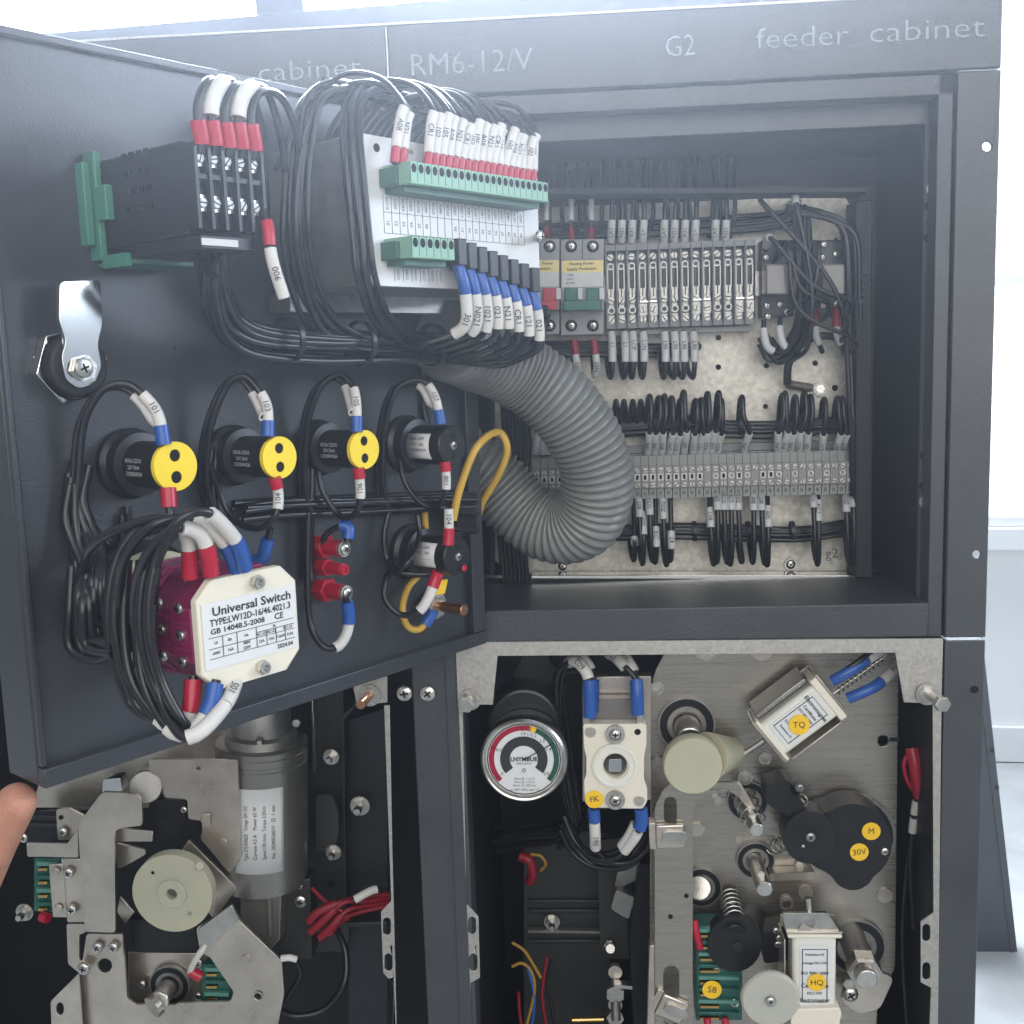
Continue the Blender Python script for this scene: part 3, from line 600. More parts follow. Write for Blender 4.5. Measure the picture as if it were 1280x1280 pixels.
def conn(x0, y0, x1, y1, x2, y2, k, nm, nn=.020):
    a, b = D.px(x0, y0, n+nn)[0], D.px(x1, y1, n+nn)[0]; t = (D.px(x0, y0, n+nn)[1]+D.px(x1, y1, n+nn)[1])/2; bo = D.px(x2, y2, n+nn)[1]
    c = MB().box(D, a, b, bo, t, n+.0003, n+nn).build('terminal_connector', 'green_term', m2, .0005)
    MB().box(D, a+.001, b-.001, bo-.003, bo-.0002, n+.0003, n+nn-.006).build('connector_base', 'green_dark', c)
    MB().box(D, a-.003, a-.0003, bo, t-.002, n+.0003, n+nn-.008).build('connector_end', 'green_dark', c, .0004)
    w = (b-a)/k
    for i in range(k):
        q = dp(a+w*(i+.5), t-(t-bo)*.30, n+nn+.0001); o = put('blackdisc', 'contact_hole', q, D.N, w*.36, c); o.scale = (w*.34, w*.44, w*.3)
        MB().box(D, a+w*i-.00012, a+w*i+.00012, bo+.001, t, n+nn-.0002, n+nn+.00015).build('contact_rib', 'green_dark', c)
    return a, b, t, bo
A = conn(512, 194, 685, 234, 512, 229, 22, 'top'); B = conn(514, 293, 568, 300, 514, 322, 6, 'low')
w = (A[1]-A[0])/22
for k in range(20):
    j = k if k < 2 else k+2
    if j > 21: break
    q = A[0]+w*(j-.6 if j < 2 else j+.0)
    jx, jy, jn = (random.uniform(-1, 1) for _ in range(3))
    base = dp(q, A[2], n+.012); top = base+D.V*.004
    tip = base+D.V*(.0235+.0018*jy)+D.U*(.0085+.0022*jx)+D.N*(-.002+.002*jn)
    pk = .046+.003*jy
    pts = [dp(q-.022, A[2]+.002, n-.055), dp(q-.014, A[2]+.030, n-.04), dp(q-.003, A[2]+pk, n-.022), dp(q+.007, A[2]+pk-.002, n-.004), tip+D.V*.006+D.U*.002, tip, base+D.V*.008+D.U*.002, base-D.V*.001]
    sl_ = [(.765, .94, 'sleeve_white', 1.95, 'sleeve', ('A08', 'N21', 'CR1', '102', '105')[k % 5]), (.94, .995, 'red', 1.7, 'crimp_terminal')]
    wire(pts, .00145, f'thin black wire with white sleeve, {ORD[k]} from the left along the upper green connector', 'sleeved wires plugged into the upper green connector', sleeves=sl_)
# black plugs with blue crimps hanging under the module
SC = [.58, .56, .54, .52, .50, .48, .46, .44]
for k in range(8):
    x = 578+13.2*k; y = 298+5.2*k; nn = n+.016
    p = thing('plug', f'black plug housing, {ORD[k]} from the left beside the lower green connector', 'plug', D.P(x, y, n), 'black plugs beside the lower green connector')
    uu, vv = D.px(x, y, nn); MB().box(D, uu-.0034, uu+.0034, vv-.014, vv, n+.0004, nn).build('housing', 'black', p, .0005)
    a = [dp(uu, vv-.012, nn-.005), dp(uu+.001, vv-.021, nn-.002), dp(uu+.0030, vv-.030, nn-.002), dp(uu+.005, vv-.0435, nn-.004), dp(uu+.004, vv-.050, nn-.012), dp(uu-.006, vv-.056, nn-.03), D.P(560-k*3, 424+k*2, .050), D.P(500, 424+k*2, .048)]
    wire(a, .0017, f'wire with blue crimp and white sleeve, {ORD[k]} from the left under the module', 'blue crimped wires hanging under the module', sleeves=[(.015, .012+.19*SC[k], 'blue', 2.0, 'crimp_terminal'), (.012+.19*SC[k], .012+.50*SC[k], 'sleeve_white', 2.0, 'sleeve', ('301', 'N021', '1021', '021', 'N21', 'CR1', '121', '021')[k])])
MB().cyl(D.P(672, 297, n-.002), D.P(674, 296, n+.012), .0022).build('standoff', 'steel', m2); put('cross', 'screw', D.P(674, 296, n+.012), D.N, .0038, m2)

# ================================================================== rotary switch
n = .098
sw = thing('rotary_switch', 'maroon universal changeover switch with cream end plate and white rating label', 'rotary switch', D.P(150, 760, 0))
oct_ = [(262, 722), (353.5, 710), (371, 728), (374, 816), (357.5, 840), (275, 860), (250, 842), (247, 747)]
q = [D.px(x, y, n) for x, y in oct_]; cu = sum(a for a, b in q)/8; cv = sum(b for a, b in q)/8
hw = (q[2][0]+q[3][0]-q[6][0]-q[7][0])/4; hh = (q[0][1]+q[1][1]-q[4][1]-q[5][1])/4
def octo(w, h, c): return [(cu-w+c, cv+h), (cu+w-c, cv+h), (cu+w, cv+h-c), (cu+w, cv-h+c), (cu+w-c, cv-h), (cu-w+c, cv-h), (cu-w, cv-h+c), (cu-w, cv+h-c)]
MB().prism(D, octo(hw, hh, hw*.3), n-.005, n).build('end_plate', 'cream', sw, .0008)
lb = MB().prism(D, octo(hw*.93, hh*.60, .0005), n+.0001, n+.0005).build('rating_label', 'label', sw)
LW = hw*.93
def lt(s, fx, fy, h, wd): text(s, dp(cu+LW*fx, cv+hh*.6*fy, n+.0007), D.U, D.N, h, lb, 'ink', bold=.02, width=wd*LW)
lt('Universal Switch', .06, .70, .0055, 1.7); lt('TYPE:LW12D-16/46.4021.3', .02, .38, .0042, 1.75); lt('GB 14048.5-2008', -.28, .12, .0034, 1.15); lt('CE', .62, .12, .004, .2)
def ll(x0, y0, x1, y1): MB().box(D, cu+LW*x0-.0001, cu+LW*x1+.0001, cv+hh*.6*y0-.0001, cv+hh*.6*y1+.0001, n+.0006, n+.0008).build('printed_line', 'ink', lb)
for y in (-.05, -.38, -.68): ll(-.9, y, .95, y)
ll(.1, -.22, .95, -.22)
for x in (-.62, -.32, .1): ll(x, -.68, x, -.05)
for x in (.32, .53, .74): ll(x, -.68, x, -.22)
for s, x, y in (('Ui', -.76, -.22), ('Ith', -.47, -.22), ('Ue', -.12, -.22), ('Ie', .5, -.14), ('AC-15', .2, -.3), ('AC-23', .43, -.3), ('DC-13', .8, -.3), ('690V', -.76, -.53), ('16A', -.47, -.53), ('380V', -.12, -.45), ('220V', -.12, -.6), ('12A', .2, -.53), ('15A', .42, -.53), ('7.5kW', .63, -.53), ('0.5A', .85, -.53)):
    text(s, dp(cu+LW*x, cv+hh*.6*y, n+.0007), D.U, D.N, .0019, lb, 'ink', bold=.02)
lt('2024.04', .72, -.84, .0028, .36)
for s in (1, -1): put('hex', 'screw', dp(cu+hw*.15, cv+s*hh*.80, n), D.N, .0034, sw, 10, 1.5); put('ringm', 'screw_mouth', dp(cu+hw*.15, cv+s*hh*.80, n+.003), D.N, .0027, sw)
for k, (a, b, mm, f) in enumerate(((.077, .0925, 'maroon', 1.02), (.060, .0755, 'maroon', .97), (.043, .0585, 'maroon', 1.0), (.030, .0415, 'maroon', .97))):
    st = MB().prism(D, octo(hw*f*.98, hh*f*.92, hw*.42), a, b).prism(D, octo(hw*.6, hh*1.03*f, .002), a+.002, b-.002).build('contact_stage', mm, sw, .0007)
    # screws on the flank that faces the free edge
    for dz in (-.012, .0, .012):
        put('cross', 'terminal_screw', dp(cu-hw*f*.98, cv+dz, (a+b)/2), -D.U, .0026, st)
    for dz in (-.006, .006): MB().box(SF2 := Fr(dp(cu-hw*f*.98, cv+dz, (a+b)/2), -D.N, D.V, -D.U), -.0055, .0055, -.0008, .0008, 0, .0012).build('stage_rib', mm, st)
MB().lathe(dp(cu, cv, .018), D.N, [(.026, 0), (.028, .002), (.028, .010), (.026, .0118)], 40).build('spacer_ring', 'nylon', sw)
MB().lathe(dp(cu, cv, .0), D.N, [(.032, 0), (.032, .012), (.027, .0178)], 40).build('switch_base', 'black', sw)
# switch wires
SWG = 'sleeved wires fanned round the rotary switch'
def sww(pts, m_, lab, rr=.0021, s0=.74, s1=.88): wire(Ps(D, pts), rr, lab, SWG, sleeves=[(s0, s1, 'sleeve_white', 1.6, 'sleeve'), (s1, 1, m_, 1.75, 'crimp_terminal')])
sww([(105, 720, .02), (110, 690, .04), (140, 665, .06), (185, 650, .075), (215, 650, .085), (232, 668, .09), (237, 690, .09), (238, 722, .088)], 'red', 'wire with red crimp entering the switch top at the left')
sww([(172, 830, .06), (168, 750, .07), (180, 700, .085), (205, 668, .098), (228, 660, .10), (250, 668, .10), (260, 690, .10), (264, 718, .098)], 'red', 'wire with red crimp entering the switch top just behind the cream plate')
sww([(150, 830, .05), (148, 740, .06), (160, 690, .075), (195, 655, .09), (238, 648, .095), (262, 662, .098), (285, 685, .098), (296, 712, .095)], 'blue', 'wire with blue crimp entering the switch top, second from the right')
sww([(192, 840, .06), (190, 740, .08), (200, 690, .095), (225, 650, .105), (256, 640, .108), (280, 658, .106), (298, 682, .104), (306, 710, .10)], 'blue', 'wire with blue crimp entering the switch top at the right end')
for k, (pts, m_, lab) in enumerate((([(160, 700, .06), (155, 780, .06), (165, 850, .065), (200, 900, .08), (226, 910, .088), (238, 885, .09), (242, 845, .088)], 'red', 'wire with red crimp leaving the switch bottom at the left'),
        ([(175, 700, .07), (172, 790, .07), (182, 860, .075), (212, 912, .09), (240, 914, .098), (262, 885, .10), (270, 850, .098)], 'blue', 'wire with blue crimp leaving the switch bottom'),
        ([(196, 700, .07), (190, 790, .08), (200, 870, .085), (225, 918, .10), (250, 915, .106), (282, 880, .104), (296, 850, .095)], 'blue', 'wire with long white sleeve curving up under the cream plate'))):
    wire(Ps(D, pts), .0022, lab, SWG, sleeves=[(.68, .86, 'sleeve_white', 1.55, 'sleeve')]+([(.86, .985, m_, 1.75, 'crimp_terminal')] if k < 2 else [(.862, .985, 'sleeve_white', 1.5, 'sleeve', '105')]))
for k, (x, nn) in enumerate(((138, .045), (146, .055), (178, .078), (189, .086))):
    wire(Ps(D, [(x+62, 652-k*2, nn+.01), (x+28, 668, nn+.008), (x+8, 700, nn+.004), (x-2, 750, nn+.002), (x-1, 800, nn+.002), (x+12, 850, nn+.004), (x+34, 888+k*2, nn+.01), (234+k*2, 916, .092+.002*k)]), .0023, f'thick black wire bowed round the flank of the rotary switch, {ORD[k]} from the door', SWG)
lm = loom(Ps(D, [(102, 700, .012), (98, 750, .016), (100, 800, .016), (130, 812, .03), (160, 800, .05)]), 6, .0024, .006, 'black wires gathered at the foot of the rotary switch')

# ================================================================== mounting plate in the instrument compartment
NB = -.118
mp = thing('mounting_plate', 'galvanised mounting plate with punched holes at the back of the instrument compartment', 'mounting plate', F.P(880, 480, NB))
MB().ppx(F, [(618, 262), (1055, 244), (1066, 262), (1068, 690), (1056, 716), (640, 718), (618, 700)], NB, .002,
         [circ(x, y, r, 12) for x, y, r in ((898, 422, 3.4), (898, 459, 3.4), (958, 457, 3.4), (1019, 454, 3.4), (1044, 485, 4), (957, 508, 3.2), (957, 545, 3.2), (1018, 542, 3.2), (1045, 300, 3))]).build('galvanised_sheet', 'plate_galv', mp, .0004)
MB().ppx(F, [(612, 262), (618, 262), (618, 735), (612, 735)], NB+.008, .012).build('edge_return', 'inner', mp)
for x, y, r in ((703, 707, 8), (988, 705, 8), (988, 257, 8)): put('ringm', 'washer', F.P(x, y, NB+.0002), F.N, F.r(x, y, r, NB), mp); screw(F, x, y, r*.75, NB+.0006, mp, 'cross', dn=1.4)
text('g2', F.P(1040, 692, NB+.0004), (1, 0, 0), F.N, .011, mp, 'ink', bold=-.01)
MB().ppx(F, [(664, 719), (1110, 719), (1138, 717), (1138, 723), (1100, 724), (664, 723)], NB+.022, .014).build('bottom_lip', 'chrome', mp, .0004)
MB().ppx(F, [(601, 719), (628, 719), (628, 723), (601, 723)], NB+.022, .006).build('bottom_lip', 'chrome', mp, .0004)
MB().ppx(F, [(640, 236), (1084, 234), (1084, 240), (640, 243)], NB+.055, .03).build('wire_duct_edge', 'black_matt', mp)
# right-hand black cable duct / side loom
dk = thing('cable_duct', 'black slotted wiring duct standing right of the mounting plate', 'duct', F.P(1080, 500, -.09))
MB().ppx(F, [(1070, 250), (1090, 250), (1090, 722), (1070, 722)], NB+.035, .03).build('duct_body', 'black_matt', dk, .0006)
for y in range(330, 380, 9): MB().ppx(F, [(1073, y), (1087, y), (1087, y+4), (1073, y+4)], NB+.037, .002).build('duct_finger', 'inner', dk)

def rail(pts, th=.004, n=NB+.008): return MB().ppx(F, pts, n, th)
# ---- upper terminal strip
n = NB+.030
ts = thing('terminal_strip', 'grey upper terminal strip of fourteen disconnect terminals with steel screws', 'terminal strip', F.P(850, 355, NB))
ul, ur = F.px(757, 350, n)[0], F.px(945, 350, n)[0]; tT, tB = F.px(850, 303, n)[1], F.px(850, 408, n)[1]; W = (ur-ul)/14; H = tT-tB
MB().box(F, ul-.004, ur+.006, tB+H*.35, tB+H*.65, NB+.0005, NB+.006).build('din_rail', 'steel', ts)
MB().box(F, ul, ur, tB-.005, tB-.001, NB+.004, n-.010).build('lower_guide', 'term_light', ts, .0004)
yb = lambda f: tT-H*f
me = {}
def shared(key, fn, mats, name, parent, org):
    if key not in me: me[key] = tm(fn, mats)
    o = bpy.data.objects.new(name, me[key]); COL.objects.link(o); attach(o, parent, org); return o
Q = Fr((0, 0, 0), (1, 0, 0), (0, 0, 1), (0, -1, 0))
def blk(mb): # one terminal: two thin cheeks and stepped floor
    mb.box(Q, -W/2+.0001, -W/2+.0011, -H, 0, 0, .026).box(Q, W/2-.0004, W/2-.0001, -H, 0, 0, .024)
    mb.box(Q, -W/2+.0011, W/2-.0004, -H, 0, 0, .017).box(Q, -W/2+.0011, W/2-.0004, -H*.07, 0, .017, .026).box(Q, -W/2+.0011, W/2-.0004, -H, -H*.93, .017, .022)
def win(mb): mb.box(Q, -W*.30, W*.30, -H*.54, -H*.28, .0171, .019)
def bars(mb): mb.box(Q, -W*.34, -W*.24, -H*.54, -H*.28, .0192, .0225).box(Q, W*.20, W*.30, -H*.54, -H*.28, .0192, .0225)
def brg(mb): mb.box(Q, -W*.28, -W*.06, -H*.64, -H*.52, .0171, .022).box(Q, W*.04, W*.26, -H*.64, -H*.52, .0171, .022).box(Q, -W*.28, W*.26, -H*.88, -H*.84, .0171, .0215).box(Q, -W*.24, W*.22, -H*.76, -H*.68, .0171, .0195)
for i in range(14):
    uc = ul+W*(i+.5); o = F.pt(uc, tT, NB+.0045)
    t = shared('blk', blk, 'term_grey', 'terminal_block', ts, o)
    shared('win', win, 'black', 'link_window', t, o); shared('bars', bars, 'tinned', 'contact_bars', t, o); shared('brg', brg, 'tinned', 'clamp', t, o)
    put('slot', 'screw', F.pt(uc, yb(.14), n-.006), F.N, W*.33, t, random.uniform(0, 180)); put('ringm', 'screw_ring', F.pt(uc, yb(.25), n-.006), F.N, W*.33, t)
    put('slot', 'screw', F.pt(uc, yb(.66), n-.004), F.N, W*.33, t, random.uniform(0, 180)); put('slot', 'screw', F.pt(uc, yb(.90), n-.004), F.N, W*.33, t, random.uniform(0, 180))
    if i in (3, 4, 8, 9, 12, 13):
        MB().box(F, uc-W*.38, uc+W*.38, yb(.85), yb(.71), n-.005, n-.003).build('link_clamp', 'tinned', t); put('slot', 'screw', F.pt(uc, yb(.78), n-.003), F.N, W*.32, t, random.uniform(0, 180))
        if i in (3, 8, 12): MB().box(F, uc-W*.3, uc+W*1.3, yb(.695), yb(.675), n-.003, n-.0015).build('link_bar', 'steel', t)
    else: put('ringm', 'test_hole', F.pt(uc, yb(.78), n-.005), F.N, W*.36, t)
# ---- circuit breakers
br = thing('circuit_breaker', 'grey circuit breaker with yellow band and green lever left of the upper terminals', 'circuit breaker', F.P(727, 360, NB))
br2 = thing('circuit_breaker', 'grey circuit breaker with a red lever, half hidden behind the control module', 'circuit breaker', F.P(685, 360, NB))
n = NB+.045
for b, x0, x1, poles in ((br, 701, 755, (714, 741)), (br2, 650, 699.5, (661, 687))):
    MB().ppx(F, [(x0, 299), (x1, 298), (x1, 418), (x0, 420)], NB+.036, .032).build('breaker_case', 'breaker', b, .0008)
    MB().ppx(F, [(x0, 324), (x1, 323), (x1, 388), (x0, 389)], n, .009).build('front_housing', 'breaker', b, .0008)
    MB().ppx(F, [(x0+1, 326), (x1-1, 325), (x1-1, 340), (x0+1, 341)], n+.0003, .0003).build('yellow_band', 'band_yellow', b)
    MB().ppx(F, [(x0+1, 341), (x1-1, 340), (x1-1, 358), (x0+1, 359)], n+.0002, .0002).build('print_panel', 'label_grey', b)
    lc = 'green_lever' if b is br else 'red'
    lv = MB(); lv.ppx(F, [(x0+3, 376), (x1-3, 375), (x1-3, 387), (x0+3, 388)], n+.008, .008)
    for p_ in poles: lv.ppx(F, [(p_-8, 360), (p_+8, 360), (p_+8, 376), (p_-8, 376)], n+.004, .004)
    lv.build('toggle_lever', lc, b, .0006)
    for p_ in poles:
        MB().ppx(F, [(p_+8.5, 360), (p_+14, 360), (p_+14, 374), (p_+8.5, 374)], n+.003, .003).build('lever_guard', 'label_grey', b)
        for y in (308, 407):
            screw(F, p_, y, 7.5, NB+.0362, b, 'blackdisc', 'screw_well'); screw(F, p_, y, 5.2, NB+.0364, b, 'cross')
    for k in range(3): text(('C6A', '230V~', 'IEC898')[k], F.P(x0+12, 344+5*k, n+.0005), (1, 0, 0), F.N, .0022, b)
    MB().ppx(F, [((x0+x1)/2-.4, 299), ((x0+x1)/2+.4, 299), ((x0+x1)/2+.4, 324), ((x0+x1)/2-.4, 324)], NB+.0363, .0003).build('pole_gap', 'hole', b)
for s, y in (('Heating Power', 329.5), ('Supply Protection', 336)): text(s, F.P(727, y, n+.0006), (1, 0, 0), F.N, .003, br, 'ink', bold=.01)
for s, y in (('Motor Power', 329.5), ('Protection', 336)): text(s, F.P(677, y, n+.0006), (1, 0, 0), F.N, .003, br2, 'ink', bold=.01)
# ---- lower terminal strip
n = NB+.026
tl = thing('terminal_strip', 'long grey lower terminal strip with numbered markers and rows of bright screws', 'terminal strip', F.P(930, 595, NB))
xs0, xs1 = 666, 1088; uL2, uR2 = F.px(xs0, 600, n)[0], F.px(xs1, 590, n)[0]; N2 = 43; w2 = (uR2-uL2)/N2
v_t, v_b = F.px(930, 566, n)[1], F.px(930, 621, n)[1]; h2 = v_t-v_b
def blk2(mb):
    mb.box(Q, -w2/2+.00015, w2/2-.00015, -h2*.93, -h2*.0, 0, .010).box(Q, -w2/2+.00015, w2/2-.00015, -h2*.25, -h2*.02, .010, .018).box(Q, -w2/2+.00015, w2/2-.00015, -h2*.75, -h2*.25, .010, .022)
def mark(mb): mb.box(Q, -w2/2+.0003, w2/2-.0003, -h2*1.0, -h2*.76, .010, .0195)
def metal2(mb): mb.box(Q, -w2*.36, w2*.36, -h2*.58, -h2*.42, .0221, .0228); mb.use(1).box(Q, -w2*.16, w2*.16, -h2*.55, -h2*.45, .0229, .0231)
MB().box(F, uL2-.002, uR2+.002, v_t-h2*.7, v_t-h2*.3, NB+.0005, NB+.004).build('din_rail', 'steel', tl)
for i in range(N2):
    uc = uL2+w2*(i+.5); o = F.pt(uc, v_t, NB+.0042)
    t = shared('blk2', blk2, 'term_light', 'terminal_block', tl, o); m_ = shared('mark', mark, 'term_light', 'number_marker', t, o)
    text(str(i+13), F.pt(uc, v_t-h2*.88, NB+.0239), (0, 0, 1), F.N, .0029, t, 'ink', 'number', bold=.02)
    put('slot', 'screw', F.pt(uc, v_t-h2*.34, NB+.0263), F.N, w2*.34, t, random.uniform(0, 180)); put('slot', 'screw', F.pt(uc, v_t-h2*.68, NB+.0263), F.N, w2*.34, t, random.uniform(0, 180))
    if i < 22 or i in (24, 26, 29, 30): shared('metal2', metal2, ['tinned', 'hole'], 'clamp', t, o)
    elif i % 2: shared('metal2b', lambda mb: mb.ring((0, 0, 0), (0, -1, 0), w2*.2, w2*.4, .001, 14), 'tinned', 'clamp', t, F.pt(uc, v_t-h2*.5, NB+.0263))
MB().box(F, uL2, uR2, v_t+.0005, v_t+.006, NB+.0045, NB+.012).build('rear_ledge', 'term_grey', tl)

# ---- relays at the right
for i, (x, lab) in enumerate(((972, 'clear plastic relay right of the upper terminals'), (1042, 'hazy clear plastic relay near the right edge of the plate'))):
    r = thing('relay', lab, 'relay', F.P(x, 350, NB))
    MB().ppx(F, [(x-20, 300), (x+20, 300), (x+20, 395), (x-20, 397)], NB+.020, .018).build('relay_socket', 'black', r, .0008)
    MB().ppx(F, [(x-14, 330), (x+14, 330), (x+14, 368), (x-14, 368)], NB+.042, .021).build('relay_cover', 'relay_clear', r, .001)
    MB().ppx(F, [(x-9, 337), (x+9, 337), (x+9, 362), (x-9, 362)], NB+.036, .012).build('relay_coil', 'cream', r, .001)
    for dx, y in ((-12, 306), (3, 318), (-14, 322), (14, 308), (3, 380), (-12, 396), (12, 390), (-13, 382)): screw(F, x+dx, y, 4.3, NB+.0202, r, 'cross')

# ================================================================== wires round the mounting plate
G1, G2, G3 = 'sleeved wires rising from the upper terminals', 'wire loops hanging under the upper terminals', 'wire loops above the lower terminals'
for i, x in enumerate((683, 714, 739)):
    wire(Ps(F, [(x, 300, NB+.03), (x, 285, NB+.032), (x, 262, NB+.03), (x+1, 225, NB+.02)]), .0014, f'wire with grey sleeve entering a breaker from above, {ORD[i]} from the left', sleeves=[(.30, .75, 'sleeve_grey', 1.6, 'sleeve'), (.0, .2, 'dark_red', 1.7, 'crimp_terminal')])
for i, x in enumerate((764, 777, 790, 804, 830, 843, 856, 869, 894, 907)):
    y0 = 282 if i < 4 else (278 if i < 8 else 272)
    wire(Ps(F, [(x, 306, NB+.02), (x, 292, NB+.026), (x+1, 272, NB+.028), (x+1+(i % 3), 240, NB+.026), (x+2, 198, NB+.008), (x+3, 150, NB-.010)]), .0019, f'black wire with grey sleeve rising from the upper terminals, {ORD[i]} from the left', G1, sleeves=[(.03, .18, 'sleeve_grey', 1.55, 'sleeve', ('LAY', 'N21', 'A31', 'L+')[i % 4])])
for i in range(16):
    x = 690+i*15+random.uniform(-4, 4); wire(Ps(F, [(x, 298, NB+.010), (x+random.uniform(-8, 8), 265, NB+.014), (x+random.uniform(-6, 6), 225, NB+.012), (x+3, 190, NB-.002), (x+5, 150, NB-.012)]), .0017, f'black wire without sleeve dropping behind the upper terminals and breakers, {ORD[i]} from the left', 'black wires running up behind the upper terminals')
L_ = loom(Ps(F, [(660, 290, NB+.008), (760, 288, NB+.010), (850, 285, NB+.010), (930, 280, NB+.012), (985, 272, NB+.015), (1000, 258, NB+.018)]), 12, .0018, .006, 'loom of black wires running level behind the upper terminals')
loom(Ps(F, [(1000, 270, NB+.03), (1003, 320, NB+.038), (1005, 380, NB+.038), (998, 420, NB+.03), (970, 445, NB+.02), (955, 425, NB+.02)]), 12, .0020, .007, 'thick loom of black wires between the two relays')
loom(Ps(F, [(990, 262, NB+.03), (1030, 268, NB+.03), (1060, 290, NB+.034), (1066, 350, NB+.034), (1068, 440, NB+.03), (1072, 560, NB+.03), (1074, 700, NB+.02)]), 10, .0020, .006, 'loom of black wires dropping beside the right relay')
for i, (x, y) in enumerate(((955, 418), (975, 415))):
    wire(Ps(F, [(x, y-18, NB+.024), (x, y, NB+.028), (x+6, y+18, NB+.028), (x+25, y+24, NB+.025)]), .0019, ('sleeved wire curving from the left foot of the clear relay', 'sleeved wire curving from the right foot of the clear relay')[i], sleeves=[(.2, .75, 'sleeve_grey', 1.6, 'sleeve')])
for i, (x, y) in enumerate(((1018, 405), (1045, 405))):
    wire(Ps(F, [(x, 385, NB+.024), (x, 400, NB+.03), (x+2, 420, NB+.03), (x+10, 440, NB+.02)]), .0019, ('red crimped wire under the right relay, left one', 'red crimped wire under the right relay, right one')[i], sleeves=[(.05, .4, 'dark_red', 1.6, 'crimp_terminal'), (.4, .75, 'sleeve_grey', 1.5, 'sleeve')])
for i in range(6):
    ru = random.Random(i*7+1); x0, x1 = ru.uniform(950, 1000), ru.uniform(1010, 1070); y0, y1 = ru.uniform(255, 330), ru.uniform(380, 450)
    wire(Ps(F, [(x0, y0, NB+.02), (x0+ru.uniform(-10, 25), y0-ru.uniform(5, 25), NB+.045), ((x0+x1)/2+ru.uniform(-20, 20), (y0+y1)/2, NB+.05), (x1+ru.uniform(-15, 5), y1-20, NB+.045), (x1-ru.uniform(0, 30), y1, NB+.025)]), .0018, f'loose black wire tangled round the two relays, {ORD[i]} in the tangle', 'loose wires round the relays', sleeves=[(.05, .2, 'sleeve_grey', 1.5, 'sleeve')] if i % 3 == 0 else ())
wire(Ps(F, [(984, 480, NB+.014), (986, 455, NB+.018), (1000, 432, NB+.022), (1025, 420, NB+.024), (1055, 425, NB+.02), (1068, 440, NB+.014)]), .0030, 'thick black earth cable arching to a lug on the plate')
eg = thing('earth_lug', 'grey ring lug screwed to the mounting plate under the arching cable', 'lug', F.P(1024, 486, NB))
MB().tube(Ps(F, [(984, 478, NB+.012), (990, 481, NB+.010), (1014, 485, NB+.005)]), .0034, 10).build('lug_barrel', 'pewter', eg); put('ringm', 'washer', F.P(1025, 486, NB+.0005), F.N, .0055, eg); put('hex', 'nut', F.P(1025, 486, NB+.0015), F.N, .0036, eg)
for i, x in enumerate((720, 745)):
    wire(Ps(F, [(x-3, 425, NB+.032), (x-1, 440, NB+.034), (x+1, 458, NB+.034), (x-2, 470, NB+.028), (x-4, 455, NB+.018), (x-5, 440, NB+.01)]), .0018, f'sleeved wire looping out of the breaker foot, {("left", "right")[i]} one', sleeves=[(.0, .2, 'dark_red', 1.8, 'crimp_terminal'), (.2, .5, 'sleeve_grey', 1.6, 'sleeve', '03N')])
for i, x in enumerate((766, 780, 792, 805, 830, 843, 856, 868)):
    x += random.uniform(-1.5, 1.5)
    wire(Ps(F, [(x-1, 414, NB+.024), (x, 428, NB+.03), (x+.5, 444, NB+.032), (x, 462, NB+.032), (x-2, 472, NB+.027), (x-5-(i > 4)*3, 462, NB+.018), (x-7-(i > 4)*3, 440, NB+.010)]), .0020, f'black wire with grey sleeve hanging under the upper terminals, {ORD[i]} from the left', G2, sleeves=[(.03, .38, 'sleeve_grey', 1.5, 'sleeve', ('L1', 'L1', 'LCP', 'L1N', 'L90', 'L90', 'L90', 'L90')[i])])
loom(Ps(F, [(650, 436, NB+.008), (700, 436, NB+.010), (760, 437, NB+.010), (820, 438, NB+.008), (872, 436, NB+.006)]), 9, .0019, .005, 'loom of black wires level under the upper terminals')
bx = [811, 820, 829, 839, 847, 857, 868, 876, 884, 891, 899, 932, 973, 981, 990, 1000, 1010, 1029, 1048, 1058, 1071]
tx = [814, 823, 832, 840, 849, 858, 869, 878, 887, 899, 905, 931, 977, 985, 996, 1008, 1016, 1034, 1049, 1054, 1068]
for i, (b_, t_) in enumerate(zip(bx, tx)):
    yt = 498-random.uniform(-2, 8); t_ = t_+random.uniform(-3, 3)
    tilt = random.uniform(0, 5)
    wire(Ps(F, [(b_-2, 569, NB+.014), (b_-1, 556, NB+.022), (b_+tilt, 540, NB+.030), (t_+1, 520, NB+.032), (t_, yt+2, NB+.028), (t_-3, yt+3, NB+.022), (t_-5, 515, NB+.012), (t_-6, 535, NB+.006)]), .0019, f'black wire looping above the lower terminals, {ORD[i]} from the left', G3, sleeves=[(.03, .27, 'sleeve_grey', 1.55, 'sleeve', ('LPN', 'LPN', '810', 'LPN', 'KC1', '105', 'L11', '3KT', 'KCL', 'L02', 'KD1')[i % 11])])
for i, x in enumerate((772, 782, 793, 803)):
    wire(Ps(F, [(x+4, 530, NB+.01), (x, 510, NB+.024), (x-2, 501, NB+.026), (x-4, 512, NB+.018), (x-2, 530, NB+.008)]), .0018, f'black wire loop peeping out right of the hose, {ORD[i]} from the left', G3)
lm = loom(Ps(F, [(770, 534, NB+.010), (830, 531, NB+.012), (900, 534, NB+.012), (960, 535, NB+.012), (1020, 531, NB+.012), (1066, 528, NB+.010)]), 14, .0020, .0065, 'loom of black wires level above the lower terminals')
ties(lm, F, [(x, 532, NB+.012, F.U, .0085) for x in (860, 925, 1000)])
